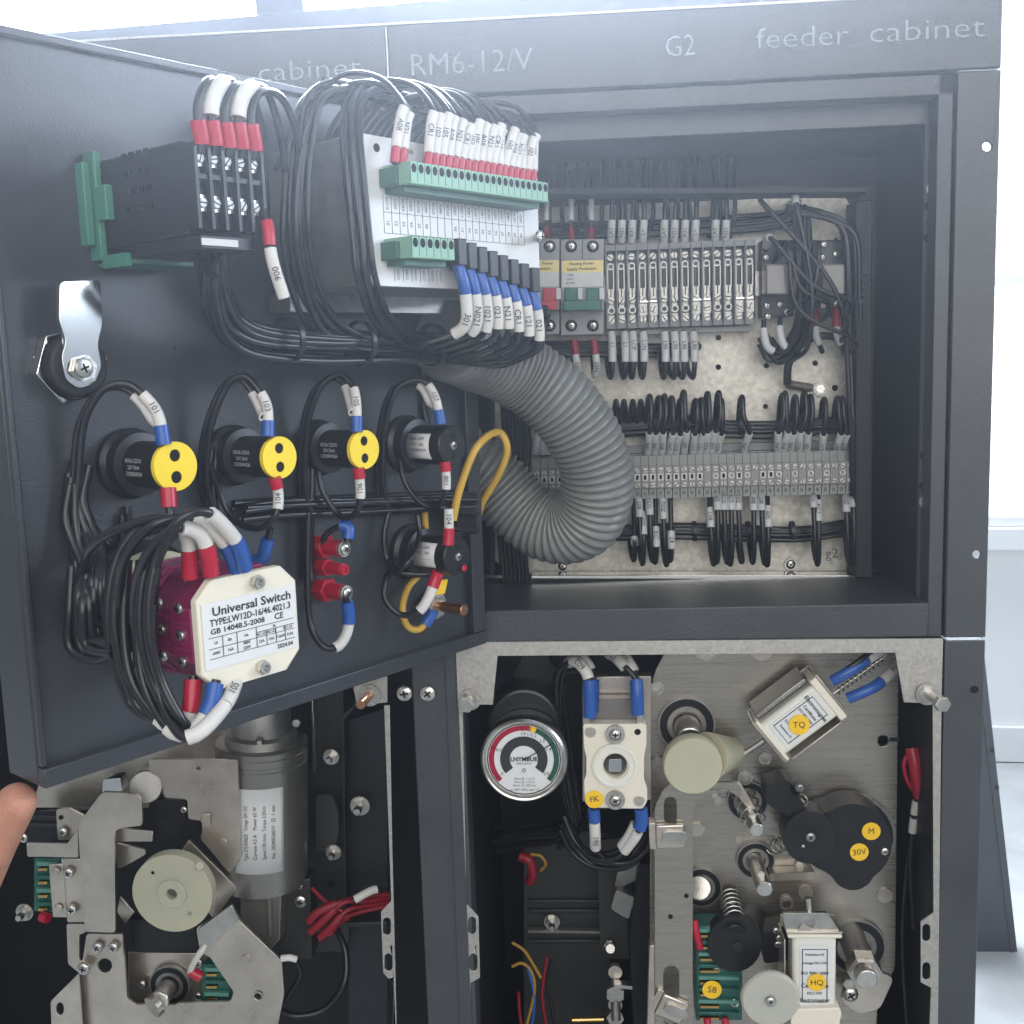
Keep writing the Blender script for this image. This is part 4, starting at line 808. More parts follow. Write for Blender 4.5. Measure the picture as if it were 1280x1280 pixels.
dn = [(793, 668, 683), (799, 628, 652), (804, 642, 670), (812, 625, 650), (820, 658, 684), (829, 628, 654), (839, 662, 688), (888, 638, 662), (897, 622, 646), (905, 622, 646), (914, 622, 646), (923, 622, 646), (942, 625, 646), (952, 625, 646), (960, 636, 662), (1017, 622, 644), (1023, 630, 656), (1058, 622, 648), (1067, 620, 644)]
for i, (x, a, b_) in enumerate(dn):
    bot = 702+random.uniform(-3, 3)
    tot = bot-616; dx = 4 if i % 2 else -1
    wire(Ps(F, [(x-1, 617, NB+.016), (x, (a+b_)/2, NB+.030), (x+1+dx*.3, 678, NB+.034), (x+dx+1, bot-2, NB+.030), (x+dx-1, bot, NB+.026), (x+dx-4, 685, NB+.014), (x+dx-5, 665, NB+.006)]), .0019, f'black wire with grey sleeve looping below the lower terminals, {ORD[i]} from the left', 'wire loops below the lower terminals', sleeves=[((a-617)/tot*.62, (b_-617)/tot*.62, 'sleeve_grey', 1.6, 'sleeve', ('008', 'L08', '60S', 'KCO', 'KC7', 'TOZ')[i % 6])])
lm = loom(Ps(F, [(700, 664, NB+.008), (800, 664, NB+.010), (850, 662, NB+.012), (930, 664, NB+.012), (1000, 666, NB+.012), (1058, 658, NB+.010)]), 14, .0019, .006, 'loom of black wires level below the lower terminals')
ties(lm, F, [(x, 664, NB+.012, F.U, .008) for x in (868, 935, 990)])
for i, x in enumerate((669, 678, 684)):
    wire(Ps(F, [(x, 568, NB+.014), (x+1, 556, NB+.018), (x+4, 540, NB+.016), (x+6, 520, NB+.01)]), .0019, f'wire with grey sleeve seen inside the curl of the hose, {ORD[i]} from the left', sleeves=[(.05, .6, 'sleeve_grey', 1.6, 'sleeve')])
for i in range(7):
    x = 628+i*5; wire(Ps(F, [(x, 500, -.10), (x+3, 560, -.105), (x-4, 640, -.1), (x+2, 740, -.1)]), .002, f'dark wire hanging at the shadowed left side of the compartment, {ORD[i]} from the left', 'dark wires at the left of the compartment')

# ================================================================== corrugated hose
ho = thing('corrugated_hose', 'translucent grey corrugated hose curling from the door wiring into the cabinet', 'hose', F.P(700, 600, -.02))
hp_ = [D.P(560, 425, .024), D.P(585, 436, .018), F.P(646, 463, .004), F.P(700, 504, -.006), F.P(735, 556, -.014), F.P(747, 606, -.022), F.P(736, 645, -.032), F.P(706, 662, -.042), F.P(670, 652, -.050), F.P(643, 630, -.054), F.P(618, 604, -.055), F.P(590, 580, -.052), F.P(560, 566, -.05)]
HP = smoothpath(hp_, 60); LL = [0]
for a, b in zip(HP, HP[1:]): LL.append(LL[-1]+(b-a).length)
ns = 64; step = LL[-1]/ns/8; out = []; j = 0
for k in range(ns*8+1):
    s = k*step
    while j < len(LL)-2 and LL[j+1] < s: j += 1
    out.append(HP[j].lerp(HP[j+1], min(1, (s-LL[j])/max(1e-9, LL[j+1]-LL[j]))))
prof = [0, .35, .75, .97, 1, .97, .75, .35]
def hr(t):
    k = int(round(t*ns*8)) % 8; return (.90+.10*prof[k])*(1+.012*math.sin(t*23)+.010*math.sin(t*61+1))
MB().tube(out, .0258, 32, False, rfun=hr).build('hose_wall', 'hose', ho)

# ================================================================== right lower compartment: operating mechanism
def cylpx(fr, x0, y0, n0, x1, y1, n1, rpx, mat_, name, parent, seg=24, r1=None, bevel=0):
    a, b = fr.P(x0, y0, n0), fr.P(x1, y1, n1); r = fr.r(x1, y1, rpx, n1)
    return MB().cyl(a, b, r, fr.r(x1, y1, r1, n1) if r1 else None, seg).build(name, mat_, parent, bevel)
def bearing(fr, x, y, rp, n, parent):
    r = fr.r(x, y, rp, n); p = fr.P(x, y, n)
    b = MB().ring(p-fr.N*.001, fr.N, r*.93, r, .0035, 40).build('bearing_race', 'pewter', parent)
    MB().ring(p-fr.N*.0012, fr.N, r*.68, r*.925, .003, 40).build('bearing_seal', 'black', b)
    MB().ring(p-fr.N*.001, fr.N, r*.50, r*.67, .0038, 32).build('inner_race', 'pewter', b)
    return b
def shaft(fr, x0, y0, x1, y1, n0, n1, rp, parent, endm='steel', name='shaft'):
    s = cylpx(fr, x0, y0, n0, x1, y1, n1, rp, 'steel', name, parent)
    return s
def sticker(fr, x, y, rp, n, s, parent, rot=0, hpx=8):
    p = fr.P(x, y, n); r = fr.r(x, y, rp, n)
    t = thing('sticker', f'round yellow paper sticker handwritten {s}', 'sticker', p)
    MB().lathe(p, fr.N, [(r, 0), (r, .0003)], 28).build('paper_disc', 'sticker', t)
    U = fr.U*math.cos(R(rot))+fr.V*math.sin(R(rot)); text(s, p+fr.N*.0005, U, fr.N, fr.r(x, y, hpx, n)*1.35, t, 'ink')
NM, NBk = -.055, -.016
me_ = thing('operating_mechanism', 'nickel plated spring operating mechanism plate in the right lower compartment', 'mechanism', F.P(970, 1050, NM))
hole_px = [circ(858, 905, 20, 20), circ(935, 1000, 14, 16), circ(878, 1108, 14, 16), circ(1104, 926, 7, 14)]
MB().ppx(F, rnd([(845, 790), (1124, 790), (1119, 1216), (1098, 1235), (1094, 1330), (812, 1330), (813, 848)], 22, 5), NM, .003, hole_px[3:]).build('main_plate', 'nickel_brushed', me_, .0006)
MB().ppx(F, [(1112, 922), (1124, 922), (1124, 927), (1112, 927)], NM+.0004, .0004).build('slot', 'hole', me_)
for x, y, rp in ((858, 905, 36), (934, 1000, 26), (944, 1074, 24), (876, 1108, 26), (1070, 1182, 36), (1062, 1045, 56)): bearing(F, x, y, rp, NM+.0004, me_)
shaft(F, 858, 905, 862, 925, NM, NM+.02, 17, me_); shaft(F, 876, 1108, 874, 1110, NM, NM+.010, 15, me_)
for x, y, r, k in ((881, 812, 14, 'hexn'), (952, 812, 15, 'disc'), (871, 1036, 10, 'hexn'), (924, 1049, 5, 'disc'), (1007, 1115, 9.5, 'disc'), (1106, 1119, 10, 'disc'), (1063, 832, 5, 'disc')): screw(F, x, y, r, NM+.0003, me_, k, 'rivet')
for x, y, r in ((821, 859, 6.5), (822, 953, 6.5), (931, 971, 7), (956, 947, 6), (983, 1128, 6.5), (983, 1063, 6), (1000, 1080, 5), (897, 1000, 5), (893, 994, 4)):
    put('ringm', 'washer', F.P(x, y, NM+.0004), F.N, F.r(x, y, r*1.35, NM), me_); screw(F, x, y, r*.9, NM+.001, me_, 'hex', 'nut', dn=.8)
for x0, y0, x1, y1, rp in ((930, 998, 946, 1038, 9), (942, 1072, 956, 1112, 10)):
    s = shaft(F, x0, y0, x1, y1, NM, NM+.045, rp, me_); screw(F, (x0+x1)/2+2, (y0+y1)/2, 5, NM+.036, s, 'hex', 'cross_pin')
# coil springs round the small shafts
def spring(fr, x0, y0, n0, x1, y1, n1, rpx, turns, parent, wr=.0006, mat_='steel'):
    a, b = fr.P(x0, y0, n0), fr.P(x1, y1, n1); r = fr.r(x1, y1, rpx, n1); A, B_, X = basis(b-a)
    pts = [a.lerp(b, i/(turns*12))+(A*math.cos(i*math.pi/6)+B_*math.sin(i*math.pi/6))*r for i in range(turns*12+1)]
    return MB().tube(pts, wr, 6, False).build('coil_spring', mat_, parent)
spring(F, 928, 990, NM+.004, 944, 1030, NM+.03, 15, 4, me_); spring(F, 912, 1118, NM, 918, 1150, NM+.03, 13, 6, me_, .0009)
spring(F, 965, 1060, NM+.002, 990, 1050, NM+.02, 9, 4, me_)
# near bracket at the left of the plate
MB().ppx(F, rnd([(819, 1330), (818, 1010), (830, 985), (850, 979), (921, 978), (928, 990), (924, 997), (905, 985), (893, 992), (872, 1000), (866, 1012), (866, 1330)], 5, 3), NBk, .003,
         [slot(839, 1245, 10, 38), slot(838, 1014, 8, 18)]).build('front_bracket', 'nickel_brushed', me_, .0006)
MB().ppx(F, [(812, 1182), (818, 1182), (818, 1330), (808, 1330)], NBk+.004, .010).build('bracket_lip', 'nickel', me_, .0004)
for x, y in ((858, 1120), (838, 1146)): screw(F, x, y, 3, NBk+.0003, me_, 'blackdisc', 'hole')
for i, (x, y, a) in enumerate(((838, 1047, 2), (840, 1263, -24))):
    c = thing('spring_clip', ('bent steel spring clip on the front bracket below its upper slot', 'tilted bent steel spring clip at the foot of the front bracket')[i], 'clip', F.P(x, y, NBk))
    u, v = F.px(x, y, NBk+.006); fr = F.turn(a, F.pt(u, v, 0))
    MB().box(fr, -.010, .010, -.009, .009, NBk+.0005, NBk+.005).build('clip_body', 'nickel', c, .0012)
    MB().prism(fr, rnd([(-.002, -.004), (.012, -.002), (.012, .004), (-.002, .005), (-.006, .003), (-.006, -.003)], .003), NBk+.0052, NBk+.0072).build('clip_tongue', 'steel', c, .0005)
    MB().box(fr, -.015, -.0102, -.010, .010, NBk-.008, NBk+.003).build('clip_leg', 'nickel', c, .0005)
# small L bracket
MB().ppx(F, [(962, 1092), (1018, 1090), (1018, 1100), (962, 1101)], NM+.012, .0115).build('small_bracket', 'nickel', me_, .0004)
MB().ppx(F, [(858, 985), (925, 978), (945, 1010), (951, 1022), (945, 1024), (918, 990)], NM+.022, .004).build('lever_arm', 'nickel', me_, .0004)
# black cam links
ck = thing('cam_link', 'black moulded cam link with a short clamp above the black motor cover', 'cam link', F.P(980, 1000, NM))
MB().ppx(F, rnd([(956, 982), (985, 974), (996, 990), (1008, 1012), (992, 1026), (975, 1015), (958, 1005)], 6), NM+.035, .022).build('link_body', 'black', ck, .0012)
cylpx(F, 993, 988, NM+.03, 1000, 984, NM+.044, 7, 'black', 'link_boss', ck); screw(F, 1000, 984, 4, NM+.0442, ck, 'cross_dark')
spring(F, 990, 1015, NM+.02, 1006, 998, NM+.03, 7, 4, ck)
mc = thing('motor_cover', 'black two lobed motor cover carrying two yellow stickers', 'motor cover', F.P(1060, 1050, NM))
n = NM+.030
cp_ = []
for i in range(60):
    a = 2*math.pi*i/60; dx, dy = math.cos(a), math.sin(a)
    best = 0
    for cx, cy0, rr in ((1066, 1054, 49), (1066, 1085, 28), (1040, 1052, 38)):
        ox, oy = cx-1060, cy0-1055; bq = dx*ox+dy*oy; cc = ox*ox+oy*oy-rr*rr; dsc = bq*bq-cc
        if dsc > 0: best = max(best, bq+math.sqrt(dsc))
    cp_.append((1060+dx*best, 1055+dy*best))
MB().ppx(F, cp_, n, .026).build('cover_lobe', 'black', mc, .0012)
MB().ppx(F, circ(1012, 1047, 33, 40), n+.008, .020).build('cam_disc', 'black', mc, .001)
screw(F, 1013, 1046, 6, n+.0082, mc, 'cross_dark'); screw(F, 1106, 1064, 5, n+.0002, mc, 'cross'); screw(F, 1004, 1058, 2, n+.0082, mc, 'cross')
sticker(F, 1089, 1039, 11.5, n+.0003, 'M', mc, 0, 8); sticker(F, 1074, 1065, 11.5, n+.0003, '30V', mc, 8, 8)
# nylon knob with cone
kb = thing('nylon_roller', 'milky yellow nylon roller with a cone, beside the white tripping coil', 'roller', F.P(866, 945, NM))
a, b = F.P(918, 940, NM+.012), F.P(866, 948, NM+.042)
MB().lathe(a, b-a, [(F.r(900, 940, 17, NM+.02), 0), (F.r(900, 940, 19, NM+.02), .002), (F.r(866, 948, 30, NM+.04), (b-a).length*.62)], 40).build('cone', 'nylon', kb)
p = F.P(864, 949, NM+.030); MB().lathe(p, F.N, [(F.r(864, 949, 34, NM+.03), 0), (F.r(864, 949, 37, NM+.04), .004), (F.r(864, 949, 37, NM+.04), .013), (F.r(864, 949, 35.5, NM+.04), .0145)], 48).build('disc', 'nylon', kb)
shaft(F, 905, 952, 945, 933, NM+.016, NM+.02, 3, kb)

# ---- tripping coil TQ, turned about 38 degrees
def coil(name, label, x, y, ang, n, L, Wd, stk, texts, rot_text, plunge):
    u, v = F.px(x, y, n); fr = F.turn(ang, F.pt(u, v, 0)); t = thing(name, label, 'coil', F.pt(u, v, NM))
    h = .026; n0 = n-h; L2, W2_ = L/2, Wd/2
    MB().box(fr, -L2, L2, -W2_, W2_, n0, n0+.0016).build('yoke_back', 'nickel', t, .0004)
    MB().box(fr, -L2, -L2+.0016, -W2_, W2_, n0+.0017, n).build('yoke_end', 'nickel', t, .0004)
    MB().box(fr, L2-.0016, L2, -W2_, W2_, n0+.0017, n).build('yoke_end', 'nickel', t, .0004)
    MB().box(fr, -L2+.0018, L2-.0018, -W2_+.0045, W2_-.0045, n0+.004, n+.0005).build('coil_bobbin', 'white_plastic', t, .003)
    MB().box(fr, L2-.0075, L2-.0018, -W2_+.0008, W2_-.0008, n0+.002, n+.0015).build('bobbin_flange', 'cream', t, .001)
    MB().box(fr, -L2+.0018, -L2+.0045, -W2_+.0008, W2_-.0008, n0+.002, n+.0015).build('bobbin_flange', 'cream', t, .001)
    MB().box(fr, -L2*.8, L2*.72, -W2_-.0015, -W2_-.0003, n0, n-.001).build('yoke_side', 'nickel', t, .0004)
    lw, lh = L*.34, Wd*.27
    lb_ = MB().box(fr, -lw-.001, lw-.001, -lh, lh, n+.0007, n+.001).build('coil_label', 'label', t)
    for (a0, a1, b0, b1) in ((-lw*.92, lw*.86, -lh*.84, -lh*.78), (-lw*.92, lw*.86, lh*.78, lh*.84), (-lw*.92, -lw*.9, -lh*.8, lh*.8), (lw*.84, lw*.86, -lh*.8, lh*.8)):
        MB().box(fr, a0, a1, b0, b1, n+.001, n+.0012).build('printed_line', 'ink', lb_)
    for s, a0, sz in texts: text(s, fr.pt(a0*lw, 0, n+.0013), fr.V*rot_text, F.N, sz, lb_, 'ink', bold=.02)
    return t, fr
t, fr = coil('tripping_coil', 'white tripping coil in a steel yoke tilted up towards the right corner', 1001, 899, 38, NM+.042, .057, .038, 'TQ',
             (('Electromagnet', .66, .0040), ('Certificate', .40, .0032), ('ISO 9001 2000', .2, .0024), ('DC110V 1.2A', -.45, .0024), ('Resistance 92', -.70, .0022)), -1, 1)
MB().box(fr, -.024, .020, .017, .021, NM+.008, NM+.038).build('yoke_plate', 'pewter', t, .001)
for a0 in (-.016, .0, .014): put('rivet', 'rivet', fr.pt(a0, .0185, NM+.0382), F.N, .0009, t)
sticker(F, 999, 906, 13, NM+.0435, 'TQ', t, 0, 8)
shaft(F, 930, 942, 955, 925, NM+.02, NM+.022, 4, t); 
for i, (x0, y0, x1, y1, x2, y2) in enumerate(((1040, 851, 1078, 828, 1112, 806), (1060, 873, 1098, 855, 1122, 832), (1046, 845, 1084, 818, 1105, 798))):
    wire(Ps(F, [(x0, y0, NM+.034), ((x0+x1)/2, (y0+y1)/2+1, NM+.036), (x1, y1, NM+.032), (x2, y2, NM+.02), (x2+6, y2-12, NM+.005), (x2+7, y2-30, NM-.01)]), .0021, ('wire with blue crimp and white sleeve on the upper terminal of the tilted coil', 'wire with blue crimp and printed white sleeve on the lower terminal of the tilted coil', 'wire with white sleeve in the corner above the tilted coil')[i], 'crimped wires of the tilted coil',
         sleeves=[(.0, .34, 'blue', 1.9, 'crimp_terminal'), (.35, .66, 'sleeve_white', 1.8, 'sleeve', 'P11')] if i < 2 else [(.4, .8, 'sleeve_white', 1.9, 'sleeve')])
spring(F, 1046, 865, NM+.02, 1105, 822, NM+.02, 4, 11, t, .0005, 'pewter'); cylpx(F, 1040, 868, NM+.02, 1108, 819, NM+.02, 1.6, 'steel', 'plunger_rod', t)
# ---- closing coil HQ, upright
t, fr = coil('closing_coil', 'white closing coil standing upright in a steel yoke at the bottom right', 1018, 1220, -90, NM+.052, .068, .040, 'HQ',
             (('Electromagnet', .78, .0036), ('DC110V', .55, .003), ('Certificate', .30, .0046), ('ISO 9001 2000', -.12, .0032), ('Voltage DC110V', -.46, .0026), ('Resistance 92', -.74, .0024)), 1, 1)
MB().ppx(F, rnd([(978, 1142), (1034, 1141), (1052, 1168), (984, 1169)], 3), NM+.050, .003).build('yoke_top', 'steel', t, .0005)
cylpx(F, 1013, 1160, NM+.04, 1012, 1150, NM+.05, 7, 'pewter', 'plunger_nut', t); cylpx(F, 1012, 1152, NM+.045, 1010, 1122, NM+.045, 4, 'steel', 'plunger_rod', t)
screw(F, 1006, 1162, 8, NM+.0505, t, 'disc', 'rivet')
sticker(F, 1021, 1228, 11.5, NM+.054, 'HQ', t, 0, 8)
MB().ppx(F, [(988, 1262), (1050, 1260), (1050, 1330), (990, 1330)], NM+.058, .03).build('coil_foot', 'cream', t, .001)
# big bolt
bb = thing('spring_shaft', 'thick steel shaft ending in a large hexagon bolt at the right edge of the mechanism', 'shaft', F.P(1068, 1180, NM))
cylpx(F, 1062, 1165, NM, 1082, 1213, NM+.040, 17, 'pewter', 'shaft', bb)
p0 = F.P(1078, 1205, NM+.034); dv = (F.P(1084, 1226, NM+.056)-p0).normalized(); put('hex', 'bolt_head', p0, dv, .0125, bb, 0, 1.9)
cylpx(F, 1080, 1216, NM+.048, 1084, 1225, NM+.056, 13, 'steel', 'bolt_end', bb)
MB().ppx(F, rnd([(1062, 1222), (1100, 1215), (1118, 1222), (1100, 1262), (1072, 1268), (1050, 1250)], 8), NM+.016, .004).build('crank', 'nickel', bb, .0006); screw(F, 1062, 1240, 10, NM+.017, bb, 'cross', dn=1.5); screw(F, 1060, 1228, 7, NM+.018, bb, 'hex', 'nut')
# rollers / discs
bd = thing('black_roller', 'black round plastic roller above the white roller', 'roller', F.P(920, 1180, NM))
MB().ppx(F, circ(918, 1181, 34, 44), NM+.036, .012).build('disc', 'black', bd, .001); cylpx(F, 940, 1150, NM, 930, 1170, NM+.03, 22, 'black', 'hub', bd)
MB().ppx(F, circ(922, 1183, 6, 16), NM+.0372, .001).build('hub_screw', 'black_matt', bd)
cylpx(F, 915, 1140, NM+.02, 918, 1166, NM+.036, 14, 'black', 'hub', bd); MB().ppx(F, rnd([(950, 1165), (985, 1160), (988, 1200), (955, 1205)], 5), NM+.03, .02).build('link', 'black', bd, .001)
for x, y in ((970, 1163), (974, 1172), (972, 1180)): screw(F, x, y, 4, NM+.0302, bd, 'cross')
wr = thing('white_roller', 'milky white nylon roller with a centre screw at the bottom of the mechanism', 'roller', F.P(961, 1243, NM))
p = F.P(961, 1243, NM+.052); MB().lathe(p, F.N, [(F.r(961, 1243, 33, NM+.06), 0), (F.r(961, 1243, 36.5, NM+.06), .003), (F.r(961, 1243, 36.5, NM+.06), .006), (F.r(961, 1243, 34, NM+.06), .008), (.003, .0076)], 48).build('disc', 'nylon_white', wr)
put('ringm', 'washer', p+F.N*.0078, F.N, .004, wr); put('cross', 'screw', p+F.N*.008, F.N, .0032, wr)
# micro switches (green translucent)
def microswitch(fr, x0, y0, x1, y1, n, th, lab, cat='micro switch', rot=0):
    t = thing('micro_switch', lab, cat, fr.P((x0+x1)/2, (y0+y1)/2, n)); rnd_ = random.Random(x0)
    MB().ppx(fr, [(x0, y0), (x1, y0), (x1, y1), (x0, y1)], n, th).build('switch_case', 'pcb', t, .001)
    h = y1-y0; k = max(2, int(h//14)); 
    for i in range(k):
        y = y0+h*(i+.25)/k
        MB().ppx(fr, [(x0+3, y), (x1-4, y+1), (x1-4, y+h/k*.35), (x0+3, y+h/k*.3)], n+.003, .003).build('case_rib', 'pcb_light' if i % 2 == 0 else 'pcb', t, .0004)
        MB().ppx(fr, [(x0+5, y+h/k*.5), (x0+(x1-x0)*.5, y+h/k*.5), (x0+(x1-x0)*.5, y+h/k*.7), (x0+5, y+h/k*.7)], n+.004, .004).build('contact_tab', 'brass', t, .0003)
    return t
t = microswitch(F, 870, 1158, 928, 1276, NM+.030, .02, 'green translucent auxiliary switch with a yellow sticker at the bottom left of the mechanism')
screw(F, 918, 1253, 6, NM+.0303, t, 'cross'); screw(F, 896, 1211, 5, NM+.0303, t, 'cross')
sticker(F, 890, 1237, 12, NM+.035, 'S8', t, -6, 9)
for i, (x0, y0, x1, y1) in enumerate(((868, 1150, 875, 1185), (884, 1272, 888, 1300), (906, 1272, 912, 1300))):
    wire(Ps(F, [(x0, y0, NM+.034), ((x0+x1)/2-1, (y0+y1)/2, NM+.036), (x1, y1, NM+.034)]), .0028, ('red crimp beside the green auxiliary switch, upper left', 'red crimp under the green auxiliary switch, left', 'red crimp under the green auxiliary switch, right')[i], mat_='red')

# ---- changeover switch FK
fk = thing('selector_switch', 'white ceramic selector switch with square drive and a yellow sticker', 'selector switch', F.P(768, 955, -.05))
n = -.012
MB().ppx(F, rnd([(729, 905), (808, 905), (808, 932), (805, 946), (805, 975), (809, 985), (809, 1002), (803, 1011), (737, 1010), (731, 1002), (730, 975), (733, 968), (733, 946), (730, 935)], 3), n, .010, [circ(769, 957, 15, 24)]).build('front_plate', 'cream', fk, .001)
p = F.P(769, 957, n+.0002); MB().ring(p, F.N, F.r(769, 957, 17, n), F.r(769, 957, 29, n), .0016, 40).ring(p+F.N*.0016, F.N, F.r(769, 957, 24, n), F.r(769, 957, 27, n), .0006, 40).build('collar', 'white_plastic', fk, .0004)
cylpx(F, 769, 957, n-.014, 769, 957, n-.008, 14.5, 'black', 'drive_socket', fk); MB().ppx(F, rnd([(761, 949), (777, 949), (777, 965), (761, 965)], 2), n-.0015, .006).build('square_drive', 'chrome', fk, .0004)
for y in (917, 999): put('ringm', 'washer', F.P(769, y, n+.0002), F.N, F.r(769, y, 12, n), fk); screw(F, 769, y, 7, n+.001, fk, 'cross', dn=1.5)
for x, y in ((738, 915), (738, 1000), (799, 1001)): put('disc', 'cap', F.P(x, y, n+.0001), F.N, F.r(x, y, 7, n), fk).scale.z = .002
screw(F, 797, 915, 4, n+.0002, fk, 'blackdisc', 'hole')
MB().ppx(F, [(728, 846), (814, 845), (814, 1000), (728, 1002)], n-.025, .012).build('mounting_bracket', 'nickel', fk, .0005)
MB().ppx(F, [(745, 874), (797, 874), (800, 904), (742, 905)], n-.011, .012).build('switch_body', 'relay_clear', fk, .001)
MB().ppx(F, [(748, 872), (792, 872), (794, 900), (746, 900)], n-.024, .003).build('contact_block', 'pewter', fk, .0006)
for x in (733, 800):
    MB().ppx(F, [(x-4, 890), (x+4, 890), (x+4, 905), (x-4, 905)], n-.002, .002).build('terminal_tab', 'steel', fk, .0004)
sticker(F, 743, 999, 11.5, n+.0003, 'FK', fk, 10, 8)
FW = 'crimped wires of the white selector switch'
for i, (pts, lab, sl_) in enumerate((
    ([(737, 896, -.012), (737, 868, -.012), (735, 845, -.014), (722, 828, -.02), (708, 830, -.03), (696, 850, -.035), (698, 900, -.04), (708, 960, -.045), (716, 1010, -.05)], 'wire with blue crimp and sleeve at the switch top left', [(0, .15, 'blue', 2.3, 'crimp_terminal'), (.155, .27, 'sleeve_white', 2, 'sleeve', '602')]),
    ([(741, 890, -.022), (742, 868, -.022), (741, 845, -.024), (728, 824, -.03), (706, 836, -.04), (700, 900, -.045), (710, 980, -.05)], 'rear wire with white sleeve at the switch top left', [(0, .15, 'blue', 2.0, 'crimp_terminal'), (.2, .36, 'sleeve_white', 2, 'sleeve', '101')]),
    ([(797, 892, -.012), (796, 865, -.012), (794, 848, -.016), (780, 832, -.02), (768, 820, -.03), (750, 812, -.05)], 'wire with blue crimp and printed sleeve at the switch top right', [(0, .33, 'blue', 2.3, 'crimp_terminal'), (.5, .8, 'sleeve_white', 2.1, 'sleeve', '126')]),
    ([(795, 870, -.022), (796, 850, -.022), (788, 832, -.026), (778, 818, -.035), (765, 808, -.05)], 'second sleeved wire at the switch top right', [(.35, .8, 'sleeve_white', 2.1, 'sleeve', '121')]),
    ([(742, 1011, -.016), (743, 1025, -.016), (744, 1046, -.018), (746, 1062, -.026), (765, 1078, -.035), (790, 1076, -.035), (810, 1060, -.03)], 'wire with white sleeve leaving the switch bottom left', [(0, .10, 'blue', 2.2, 'crimp_terminal'), (.11, .38, 'sleeve_white', 2, 'sleeve', '190')]),
    ([(801, 1011, -.014), (802, 1025, -.014), (797, 1040, -.014), (787, 1055, -.018), (770, 1072, -.026), (740, 1072, -.035), (718, 1050, -.045), (705, 1020, -.05)], 'wire with blue crimp and white sleeve leaving the switch bottom right', [(0, .14, 'blue', 2.4, 'crimp_terminal'), (.16, .36, 'sleeve_white', 2, 'sleeve')]),
    ([(797, 1022, -.018), (792, 1036, -.018), (780, 1055, -.022), (765, 1066, -.03), (735, 1064, -.04), (712, 1040, -.05)], 'inner wire with white sleeve leaving the switch bottom right', [(.06, .34, 'sleeve_white', 2, 'sleeve')]))):
    wire(Ps(F, pts), .0021, lab, FW, sleeves=sl_)
loom(Ps(F, [(730, 828, -.04), (708, 834, -.045), (698, 870, -.05), (704, 930, -.055), (712, 990, -.06), (718, 1030, -.07), (700, 1050, -.08)]), 9, .0022, .006, 'loom of black wires curving down between the gauge and the white switch')
loom(Ps(F, [(705, 1030, -.06), (720, 1060, -.06), (745, 1078, -.055), (780, 1080, -.05), (800, 1062, -.05), (812, 1040, -.06)]), 6, .0022, .005, 'loom of black wires sagging under the white switch')
loom(Ps(F, [(625, 1050, -.12), (660, 1040, -.11), (700, 1035, -.09), (730, 1020, -.07)]), 9, .0025, .010, 'tangled black loom left of the white switch')

# ---- pressure gauge
n = -.006
ga = thing('pressure_gauge', 'round pressure gauge with red and green scale on a black gas valve', 'gauge', F.P(655, 948, n))
p = F.P(655, 948, n); rg = F.r(655, 948, 55, n)
MB().lathe(p-F.N*.022, F.N, [(rg*.93, 0), (rg*.95, .016), (rg, .017), (rg*1.0, .022), (rg*.975, .026), (rg*.93, .0275), (rg*.89, .027), (rg*.87, .023), (.001, .0228)], 64).build('gauge_case', 'steel', ga)
MB().lathe(p+F.N*.001, F.N, [(rg*.865, 0), (rg*.865, .0005)], 56).build('dial', 'label', ga)
gu, gv = F.px(655, 948, n)
G = Fr(F.pt(gu, gv, n+.0017), F.U, F.V, F.N)
def arc(r0, r1, a0, a1, z0, z1, nm, mt, par):
    k = 24; pts = [(r1*math.cos(R(a0+(a1-a0)*i/k)), r1*math.sin(R(a0+(a1-a0)*i/k))) for i in range(k+1)]+[(r0*math.cos(R(a1+(a0-a1)*i/k)), r0*math.sin(R(a1+(a0-a1)*i/k))) for i in range(k+1)]
    return MB().prism(G, pts, z0, z1).build(nm, mt, par)
dial = ga.children[-1]
arc(rg*.82, rg*.845, 0, 359.9, 0, .0002, 'printed_ring', 'ink', dial)
arc(rg*.68, rg*.80, 78, 222, 0, .0002, 'red_scale', 'gauge_red', dial); arc(rg*.68, rg*.80, 66, 77.5, 0, .0002, 'yellow_scale', 'sticker', dial); arc(rg*.68, rg*.80, -42, 65.5, 0, .0002, 'green_scale', 'gauge_green', dial)
arc(rg*.32, rg*.54, -38, 218, 0, .0002, 'dark_band', 'ink', dial)
for s, a in (('0', 214), ('0.5', 158), ('1.0', 90), ('1.1', 76), ('1.2', 66), ('1.3', 45), ('1.4', 22), ('2.0', -34)):
    text(s, G.pt(rg*.605*math.cos(R(a)), rg*.605*math.sin(R(a)), .0004), F.U, F.N, .0032, dial); ca, sa = math.cos(R(a)), math.sin(R(a))
    MB().tube([G.pt(rg*.66*ca, rg*.66*sa, .0004), G.pt(rg*.80*ca, rg*.80*sa, .0004)], .0002, 4, False).build('tick', 'ink', dial)
text('LNYMBUE', G.pt(0, 0, .0004), F.U, F.N, .0044, dial, bold=.03); text('MADE GAUGE', G.pt(0, -rg*.1, .0004), F.U, F.N, .0018, dial)
for i, s in enumerate(('Pn=1.25  1.2-1.4', 'Pa=1.20  1.3-1.5', 'Pm=1.15  20C bar')): text(s, G.pt(0, -rg*(.46+.08*i), .0004), F.U, F.N, .0022, dial)
text('at -20C +60C class 1.5', G.pt(0, -rg*.72, .0004), F.U, F.N, .0022, dial)
screw(F, 655, 963, 2.5, n+.002, ga, 'ringm', 'adjust_screw'); MB().tube([G.pt(0, 0, .0012), G.pt(rg*.78*math.cos(R(30)), rg*.78*math.sin(R(30)), .0012)], .0004, 5, False).build('pointer', 'ink', ga)
